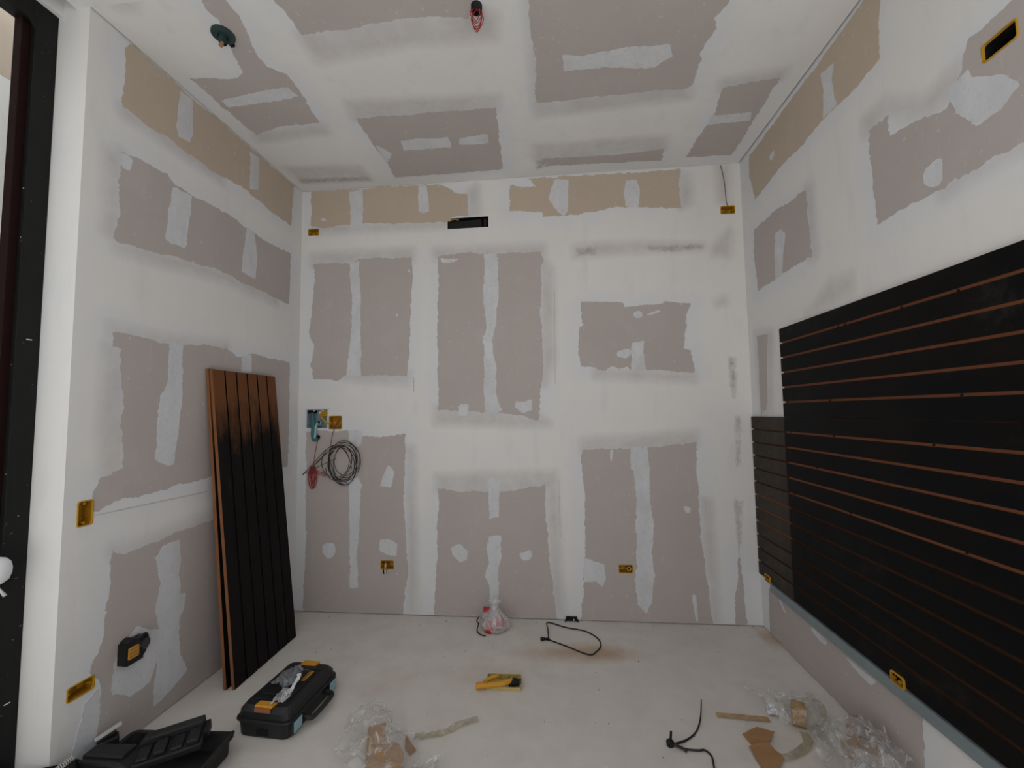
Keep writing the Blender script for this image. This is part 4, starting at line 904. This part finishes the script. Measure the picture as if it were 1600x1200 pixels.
# smoky bag, clump and cord on the tool case
def on_case(x, y, z=0.149):
    return CASE.matrix_world @ Vector((x, y, z))
c = on_case(-0.005, 0.20)
o = film('smoky_bag', c.x, c.y, c.z + 0.001, [(c.x - 0.085, c.y - 0.06), (c.x + 0.03, c.y - 0.07), (c.x + 0.075, c.y + 0.01), (c.x + 0.06, c.y + 0.08), (c.x, c.y + 0.09), (c.x - 0.05, c.y + 0.05)], 0.07, 4, 'film_smoke', n=34, fold=11)
tag(o, 'smoky crumpled plastic bag lying on the tool case lid', 'bag')
c = on_case(0.060, 0.062)
o = film('plastic_clump', c.x, c.y, c.z + 0.001, [(c.x - 0.05, c.y - 0.03), (c.x + 0.02, c.y - 0.05), (c.x + 0.05, c.y), (c.x + 0.03, c.y + 0.05), (c.x - 0.03, c.y + 0.05)], 0.05, 8, 'film_bag', n=30, fold=16)
tag(o, 'small clear plastic clump on the near end of the tool case', 'plastic wrap')
cp2 = [on_case(0.05, 0.20, 0.19), on_case(0.066, 0.18, 0.188), on_case(0.066, 0.14, 0.172), on_case(0.070, 0.11, 0.162), on_case(0.055, 0.085, 0.160)]
ribbon('white_strip', cp2, 0.018, 'white_plastic', 'twisted white plastic strip lying across the tool case lid', 'strip', 3, 1.2, 0.004)

# ---------------------------------------------------------------- open tool case at the bottom left
t = root('open_tool_case', loc=(-1.745, 1.765, 0), rz=math.radians(3))
s = MB(); P0 = lambda d, z, w=0.48, l=0.34: [(a_, b_, z) for a_, b_ in rr(w - 2 * d, l - 2 * d, 0.03, 3)]
s.loft([P0(0.014, 0.0), P0(0.004, 0.01), P0(0.0, 0.085), P0(0.012, 0.085), P0(0.020, 0.02)], 0, True, True)
part('base_shell', s, 'case2', t)
part('rim', MB().loft([P0(-0.010, 0.078), P0(-0.010, 0.089), P0(0.010, 0.089), P0(0.010, 0.078)], 0, False, False), 'case', t)
X = Matrix.Translation((0.015, 0.075, 0.088)) @ Matrix.Rotation(math.radians(26), 4, 'Z') @ Matrix.Rotation(math.radians(-5), 4, 'Y') @ Matrix.Rotation(math.radians(10), 4, 'X')
ins = part('moulded_insert', MB().box(-0.12, 0.135, -0.07, 0.06, 0.0, 0.03, X=X), 'case2', t, bevel=0.006)
part('insert_ridge', MB().prism([(-0.118, 0.028), (0.13, 0.028), (0.13, 0.066), (-0.085, 0.066)], 0.018, 0.058, 'y', X=X), 'case2', ins, bevel=0.006)
for k in range(4): part('insert_block', MB().box(-0.10 + k * 0.060, -0.055 + k * 0.060, -0.062, 0.012, 0.028, 0.044 + 0.008 * (k % 2), X=X), 'case', ins, bevel=0.006)
part('insert_clip', MB().box(0.132, 0.150, -0.02, 0.05, 0.0, 0.04, X=X), 'case', ins, bevel=0.003)
part('hinge_block', MB().prism([(-0.31, 0.03), (-0.06, 0.03), (-0.05, 0.095), (-0.10, 0.122), (-0.26, 0.130), (-0.305, 0.10)], -0.06, 0.045, 'y'), 'case2', t, bevel=0.012)
part('hinge_cap', MB().box(-0.27, -0.09, -0.04, 0.03, 0.124, 0.140), 'case', t, bevel=0.006)
part('hose_loop', MB().tube(smooth_path([(-0.16, -0.16, 0.09), (-0.23, -0.12, 0.13), (-0.285, -0.07, 0.12), (-0.31, -0.02, 0.08)], 8), [0.020 + 0.003 * (i % 2) for i in range(25)], 12), 'rubber', t)
q = [(-0.275 + 0.010 * math.cos(k * 0.9), -0.13 + 0.0012 * k, 0.155 + 0.010 * math.sin(k * 0.9)) for k in range(50)]
part('spring', MB().tube(q, 0.002, 5), 'grey_metal', t)
part('front_bar', MB().tube(smooth_path([(0.245, -0.17, 0.095), (0.258, 0.0, 0.10), (0.245, 0.16, 0.10)], 6), 0.009, 8), 'case', t)
tag(t, 'open black tool case with moulded insert at the bottom left', 'tool case')
t = root('hand_tool', loc=(-2.025, 1.845, 0.0), rz=math.radians(-38))
part('stand_body', MB().prism([(-0.028, 0.0), (0.03, 0.0), (0.026, 0.12), (-0.016, 0.128), (-0.026, 0.10)], -0.03, 0.025, 'y'), 'case', t, bevel=0.006)
BX = Matrix.Translation((-0.004, -0.03, 0.132)) @ Matrix.Rotation(math.radians(20), 4, 'X')
part('pale_blade', MB().box(-0.011, 0.011, -0.025, 0.07, 0.0, 0.010, X=BX), 'grey_metal', t, bevel=0.002)
part('blade_holder', MB().box(-0.020, 0.020, -0.022, 0.045, -0.012, 0.001, X=BX), 'case', t, bevel=0.002)
tag(t, 'black hand tool with a pale grey blade behind the open case', 'hand tool')
t = root('dark_plate', loc=(-2.09, 1.52, 0.0), rz=math.radians(22.5))
part('plate', MB().box(-0.20, 0.12, -0.14, 0.11, 0.128, 0.146), 'oxide', t, bevel=0.004)
for x_, y_ in ((-0.17, -0.11), (0.09, -0.11), (-0.17, 0.08), (0.09, 0.08)): part('foot', MB().box(x_ - 0.015, x_ + 0.015, y_ - 0.015, y_ + 0.015, 0.0, 0.128), 'case', t)
tag(t, 'flat dark plate left of the open tool case at the bottom edge', 'plate')

# ---------------------------------------------------------------- things on the floor
# red bag
t = root('red_bag', loc=(-0.455, 3.15, 0))
prof = []
s = MB(); seg = 28; loops = []
for k, (r_, h_) in enumerate(((0.03, 0.001), (0.085, 0.003), (0.102, 0.035), (0.095, 0.075), (0.070, 0.112), (0.036, 0.140), (0.020, 0.158), (0.026, 0.176), (0.042, 0.196))):
    loops.append([((r_ * (1 + 0.22 * noise.noise((math.cos(6.2832 * i / seg) * 2.2, math.sin(6.2832 * i / seg) * 2.2, k * 0.35)))) * math.cos(6.2832 * i / seg) * 1.08, r_ * (1 + 0.15 * noise.noise((i * 0.9, k * 0.8, 4))) * math.sin(6.2832 * i / seg) * 0.85, h_) for i in range(seg)])
s.loft(loops, 0, True, False); part('bag_film', s, 'film_bag', t, smooth=True)
part('red_contents', MB().lathe([(0.01, 0.004), (0.045, 0.006), (0.055, 0.03), (0.042, 0.058), (0.012, 0.066)], (-0.028, -0.03, 0), 'z', 14), 'red_item', t, smooth=True)
part('red_contents', MB().lathe([(0.01, 0.004), (0.034, 0.008), (0.040, 0.04), (0.030, 0.085), (0.008, 0.10)], (0.042, 0.0, 0), 'z', 12), 'red_item', t, smooth=True)
part('red_tag', MB().box(-0.085, -0.040, 0.02, 0.03, 0.10, 0.145), 'red_item', t)
part('black_cord', MB().tube(smooth_path([(-0.115, 0.02, 0.08), (-0.128, -0.01, 0.06), (-0.112, -0.03, 0.05), (-0.118, -0.055, 0.015), (-0.085, -0.09, 0.006), (-0.05, -0.098, 0.005)], 5), 0.0045, 6), 'wire_black', t, smooth=True)
tag(t, 'clear knotted plastic bag with red contents by the back wall', 'bag')

def floor_path(pts, z=0.004): return [(x, y, z) for x, y in pts]
t = root('wire_hoop', loc=(0, 0, 0))
hp = [(-0.066, 3.035, 0.010), (-0.074, 3.14, 0.028), (-0.083, 3.232, 0.018), (-0.048, 3.255, 0.008), (0.061, 3.202, 0.005), (0.183, 3.165, 0.005), (0.250, 3.10, 0.005), (0.280, 3.03, 0.005), (0.276, 2.965, 0.005), (0.242, 2.905, 0.005), (0.191, 2.867, 0.005), (0.054, 2.955, 0.005), (-0.070, 3.026, 0.008)]
part('loop', MB().tube(smooth_path(hp, 6), 0.0048, 6), 'wire_black', t, smooth=True)
part('knot', MB().lathe([(0.004, -0.035), (0.012, -0.03), (0.011, -0.01), (0.007, 0.0), (0.010, 0.02), (0.003, 0.03)], (-0.088, 3.024, 0.012), 'x', 10), 'rubber', t)
tag(t, 'bent black wire loop lying on the floor near the back wall', 'wire')

t = root('cable_tie', loc=(0, 0, 0))
part('strap', MB().tube(smooth_path([(0.745, 2.44, 0.03), (0.710, 2.345, 0.012), (0.662, 2.253, 0.005), (0.597, 2.187, 0.005), (0.520, 2.148, 0.008)], 6), [0.0028 + 0.0001 * i for i in range(25)], 6), 'wire_black', t, smooth=True)
part('strap', MB().tube(smooth_path([(0.515, 2.145, 0.010), (0.569, 2.127, 0.006), (0.626, 2.123, 0.006), (0.656, 2.127, 0.006), (0.674, 2.094, 0.006), (0.664, 2.04, 0.006), (0.65, 1.96, 0.006)], 6), 0.0046, 6), 'wire_black', t, smooth=True)
part('strap', MB().tube(smooth_path([(0.512, 2.148, 0.012), (0.55, 2.122, 0.016), (0.572, 2.112, 0.006)], 6), 0.0055, 6), 'wire_black', t, smooth=True)
part('knot', MB().lathe([(0.004, 0.0), (0.017, 0.003), (0.018, 0.02), (0.010, 0.028), (0.003, 0.03)], (0.508, 2.148, 0), 'z', 12), 'rubber', t)
part('knot_end', MB().tube([(0.512, 2.155, 0.02), (0.518, 2.165, 0.055)], 0.0055, 6), 'rubber', t)
tag(t, 'knotted black cable strap on the floor near the front', 'cable')

# yellow tray with plastic tool
t = root('yellow_tray', loc=(-0.316, 2.535, 0), rz=math.radians(2))
x0, x1, y0, y1, hh = -0.098, 0.098, -0.055, 0.050, 0.032
part('tray_floor', MB().box(x0, x1, y0, y1, 0.0, 0.004), 'tray', t)
part('tray_side', MB().box(x0, x1, y1 - 0.004, y1, 0.004, hh), 'tray', t, bevel=0.001)
part('tray_side', MB().box(x0, x1, y0, y0 + 0.004, 0.004, hh * 0.62), 'tray', t, bevel=0.001)
part('tray_side', MB().box(x1 - 0.004, x1, y0 + 0.004, y1 - 0.004, 0.004, hh), 'tray', t, bevel=0.001)
part('tray_side', MB().box(x0, x0 + 0.004, y0 + 0.004, y1 - 0.004, 0.004, hh), 'tray', t, bevel=0.001)
for k in range(4): part('tray_rib', MB().box(x0 + 0.03 + 0.045 * k, x0 + 0.033 + 0.045 * k, y1 - 0.012, y1 - 0.004, 0.004, hh), 'yellow', t)
tag(t, 'small yellow plastic tray on the floor holding an orange tool', 'tray')
t = root('orange_tool', loc=(-0.355, 2.494, 0), rz=math.radians(4))
part('handle', MB().tube(smooth_path([(-0.112, -0.01, 0.022), (-0.07, -0.01, 0.026), (0.0, -0.008, 0.030), (0.05, 0.0, 0.034), (0.09, 0.022, 0.036)], 5), [0.018 - 0.0002 * i for i in range(21)], 8), 'latch', t, smooth=True)
part('trigger', MB().tube(smooth_path([(-0.07, 0.0, 0.038), (-0.03, 0.02, 0.05), (0.01, 0.04, 0.048)], 5), 0.010, 8), 'latch', t, smooth=True)
part('pivot', MB().lathe([(0.012, 0.0), (0.012, 0.006), (0.004, 0.007)], (-0.062, -0.008, 0.044), 'z', 12), 'yellow', t)
tag(t, 'orange plastic hand tool resting on the edge of the yellow tray', 'hand tool')
t = root('black_tool_head', loc=(-0.256, 2.520, 0.004))
part('body', MB().lathe([(0.006, -0.034), (0.020, -0.03), (0.022, 0.0), (0.016, 0.024), (0.006, 0.03)], (0, 0, 0.022), 'x', 12), 'rubber', t, smooth=True)
for k in (-1, 1): part('jaw', MB().tube([(0.018, 0.008 * k, 0.025), (0.04, 0.014 * k, 0.03)], 0.006, 6), 'wire_black', t)
tag(t, 'black tool head inside the yellow tray', 'hand tool')

# small black bracket at the foot of the back wall
t = root('black_bracket', loc=(0.101, D - 0.002, 0))
part('plate', MB().box(-0.042, 0.042, -0.012, 0.0, 0.0, 0.032), 'rubber', t, bevel=0.002)
for k in (-1, 1): part('claw', MB().tube(smooth_path([(0.03 * k, -0.012, 0.028), (0.042 * k, -0.026, 0.02), (0.046 * k, -0.03, 0.004)], 4), 0.005, 6), 'rubber', t)
part('screw', MB().lathe([(0.006, -0.012), (0.006, -0.016), (0.002, -0.017)], (0.016, 0, 0.012), 'y', 8), 'grey_metal', t)
tag(t, 'small black bracket at the foot of the back wall', 'bracket')

# wrapping and cardboard, front centre
tag(film('plastic_wrapping', -0.83, 2.05, 0.0, [(-1.06, 2.12), (-1.009, 2.275), (-0.933, 2.257), (-0.824, 2.176), (-0.764, 2.146), (-0.70, 2.081), (-0.66, 1.987), (-0.66, 1.86), (-0.92, 1.84), (-1.03, 1.95)], 0.075, 21, 'film', n=70, fold=7, lift=0.03), 'crumpled clear plastic wrapping over cardboard at the front', 'plastic wrap')
tag(film('plastic_sheet', -0.59, 1.95, 0.0, [(-0.655, 1.975), (-0.644, 2.002), (-0.595, 2.0), (-0.53, 1.993), (-0.50, 1.909), (-0.55, 1.85), (-0.65, 1.85)], 0.035, 33, 'film', n=40, fold=9), 'flat scrap of clear plastic right of the cardboard', 'plastic wrap')
scrap('cardboard_scrap', [(-0.924, 2.086), (-0.842, 2.102), (-0.819, 2.033), (-0.874, 1.943)], 0.004, 'card', 'square brown cardboard scrap under clear wrapping, farthest from the camera', 'cardboard', (0.10, 0.35), 0.002)
scrap('cardboard_scrap', [(-0.833, 1.99), (-0.787, 2.012), (-0.743, 2.005), (-0.695, 1.951), (-0.68, 1.87), (-0.86, 1.86)], 0.004, 'card', 'large folded brown cardboard scrap cut off by the bottom edge', 'cardboard', (-0.1, 0.28), 0.002, 0.03)
scrap('cardboard_scrap', [(-0.738, 2.087), (-0.662, 2.012), (-0.687, 1.998), (-0.723, 2.032)], 0.004, 'card2', 'small dark cardboard flap at the right of the clear wrapping', 'cardboard', (0.2, 0.35), 0.002)
ribbon('tape_strip', [(-0.70, 2.109, 0.004), (-0.654, 2.114, 0.006), (-0.593, 2.132, 0.006), (-0.538, 2.163, 0.006), (-0.5, 2.201, 0.008), (-0.413, 2.244, 0.010)], 0.040, 'tape', 'curled strip of yellowish clear tape on the floor', 'tape', 2, 0.5)

# debris in front of the right wall
ribbon('tape_strip', [(0.795, 2.37, 0.004), (0.892, 2.364, 0.005), (0.975, 2.356, 0.006), (1.043, 2.353, 0.006)], 0.036, 'tape_brown', 'straight strip of brown paper tape on the floor', 'tape', 5, 0.1, 0.001)
scrap('cardboard_scrap', [(0.868, 2.238), (0.948, 2.271), (1.017, 2.242), (0.958, 2.186), (0.886, 2.18)], 0.003, 'card2', 'pointed brown paper scrap beside the black cable strap', 'cardboard', (0.1, 0.15))
scrap('cardboard_scrap', [(0.857, 2.15), (0.954, 2.172), (0.982, 2.099), (0.938, 2.04), (0.866, 2.03)], 0.003, 'card2', 'large brown paper scrap at the bottom right edge of the floor', 'cardboard', (0.05, 0.15))
t = root('tape_roll', loc=(1.175, 2.335, 0.053), rz=1.15)
ring = lambda r_, y_: [(r_ * math.cos(6.2832 * i / 24), y_, r_ * math.sin(6.2832 * i / 24)) for i in range(24)]
part('roll', MB().loft([ring(*q) for q in ((0.052, -0.03), (0.052, 0.03), (0.036, 0.03), (0.036, -0.03), (0.052, -0.03))], 0, False, False), 'tape_brown', t, smooth=False)
part('core', MB().loft([ring(*q) for q in ((0.036, -0.031), (0.036, 0.031), (0.032, 0.031), (0.032, -0.031), (0.036, -0.031))], 0, False, False), 'card2', t)
tag(t, 'roll of brown tape wrapped in clear plastic on the floor', 'tape')
ribbon('tape_strip', [(1.16, 2.27, 0.01), (1.15, 2.215, 0.006), (1.082, 2.153, 0.006), (0.994, 2.113, 0.006), (0.964, 2.124, 0.006)], 0.040, 'tape', 'curved strip of yellowish tape in front of the roll of tape', 'tape', 9, 0.3)
ribbon('tape_strip', [(1.20, 2.45, 0.02), (1.27, 2.455, 0.05), (1.325, 2.42, 0.05), (1.305, 2.36, 0.02), (1.255, 2.306, 0.008)], 0.032, 'tape', 'loop of yellowish tape standing behind the roll of tape', 'tape', 12, 0.9)
tag(film('plastic_wrapping', 1.18, 2.4, 0.0, [(0.978, 2.591), (1.079, 2.519), (1.24, 2.50), (1.34, 2.50), (1.36, 2.44), (1.31, 2.36), (1.244, 2.27), (1.122, 2.257), (1.087, 2.317), (1.035, 2.423), (0.985, 2.502)], 0.085, 51, 'film', n=56, fold=8, lift=0.02), 'clear plastic wrapping over the roll of tape', 'plastic wrap')
tag(film('white_wrapper', 1.08, 2.41, 0.0, [(1.064, 2.444), (1.116, 2.450), (1.10, 2.366), (1.046, 2.372)], 0.04, 57, 'white_plastic', n=24, fold=22), 'small crumpled white wrapper at the end of the brown tape strip', 'wrapper')
tag(film('plastic_wrapping', 1.3, 2.15, 0.0, [(1.176, 2.237), (1.25, 2.30), (1.326, 2.319), (1.44, 2.33), (1.452, 2.15), (1.452, 1.92), (1.25, 1.88), (1.09, 1.98), (1.13, 2.136)], 0.085, 61, 'film', n=70, fold=8, lift=0.025), 'large heap of crumpled clear plastic against the right wall', 'plastic wrap')
tag(film('plastic_wrapping', 1.33, 2.10, 0.02, [(1.20, 2.20), (1.32, 2.26), (1.43, 2.26), (1.45, 2.0), (1.30, 1.94), (1.17, 2.04)], 0.10, 71, 'film', n=56, fold=10, lift=0.04), 'clear crumpled bag on top of the plastic heap by the right wall', 'plastic wrap')
for i, (pts, lab) in enumerate((
    ([(1.36, 2.30), (1.43, 2.31), (1.42, 2.25), (1.36, 2.24)], 'brown card scrap standing at the back of the plastic heap'),
    ([(1.28, 2.20), (1.36, 2.20), (1.33, 2.13), (1.25, 2.13)], 'brown card scrap in the left part of the plastic heap'),
    ([(1.37, 2.22), (1.44, 2.20), (1.42, 2.14), (1.37, 2.16)], 'brown card scrap in the right part of the plastic heap'))):
    scrap('cardboard_scrap', pts, 0.003, 'card' if i else 'card2', lab, 'cardboard', (0.2, 0.9 if i == 0 else 0.5), 0.002)
sticks = [((1.425, 2.47, 0.045), (1.40, 2.20, 0.05), 'long pale offcut strip leaning over the plastic heap'),
          ((1.43, 2.24, 0.09), (1.445, 2.12, 0.06), 'short pale offcut strip leaning at the back of the plastic heap'),
          ((1.445, 2.16, 0.13), (1.44, 2.13, 0.05), 'upright pale offcut strip in the plastic heap'),
          ((1.195, 2.252, 0.01), (1.269, 2.293, 0.02), 'thin pale offcut strip at the left of the plastic heap')]
for a_, b_, lab in sticks:
    s = MB(); s.tube([a_, [(p + q) / 2 for p, q in zip(a_, b_)], b_], 0.0050, 4); tag(part('offcut_strip', s, 'pale_strip'), lab, 'strip')

# crumbs of filler and mortar: too many and too small to count
s = MB(); rc = random.Random(11); sd = MB()
for k in range(420):
    x = rc.uniform(-1.9, 1.42); y = rc.uniform(1.7, 3.28) if k % 3 else D - abs(rc.gauss(0, 0.05)) - 0.01
    if (-1.66 < x < -1.2 and y < 2.5) or (x < -1.45 and y < 2.0) or (-0.15 < x < 0.35 and 2.8 < y < 3.28): continue
    r_ = rc.uniform(0.0012, 0.0042) * (1.5 if k % 17 == 0 else 1)
    (s if k % 5 else sd).lathe([(r_ * .5, 0), (r_, r_ * .5), (r_ * .6, r_ * 1.1)], (x, y, 0), 'z', 5)
tag(part('filler_crumbs', s, 'grit'), 'white crumbs of filler scattered over the floor', 'crumbs', kind='stuff')
tag(part('dark_crumbs', sd, 'grit_dark'), 'dark crumbs scattered over the floor', 'crumbs', kind='stuff')
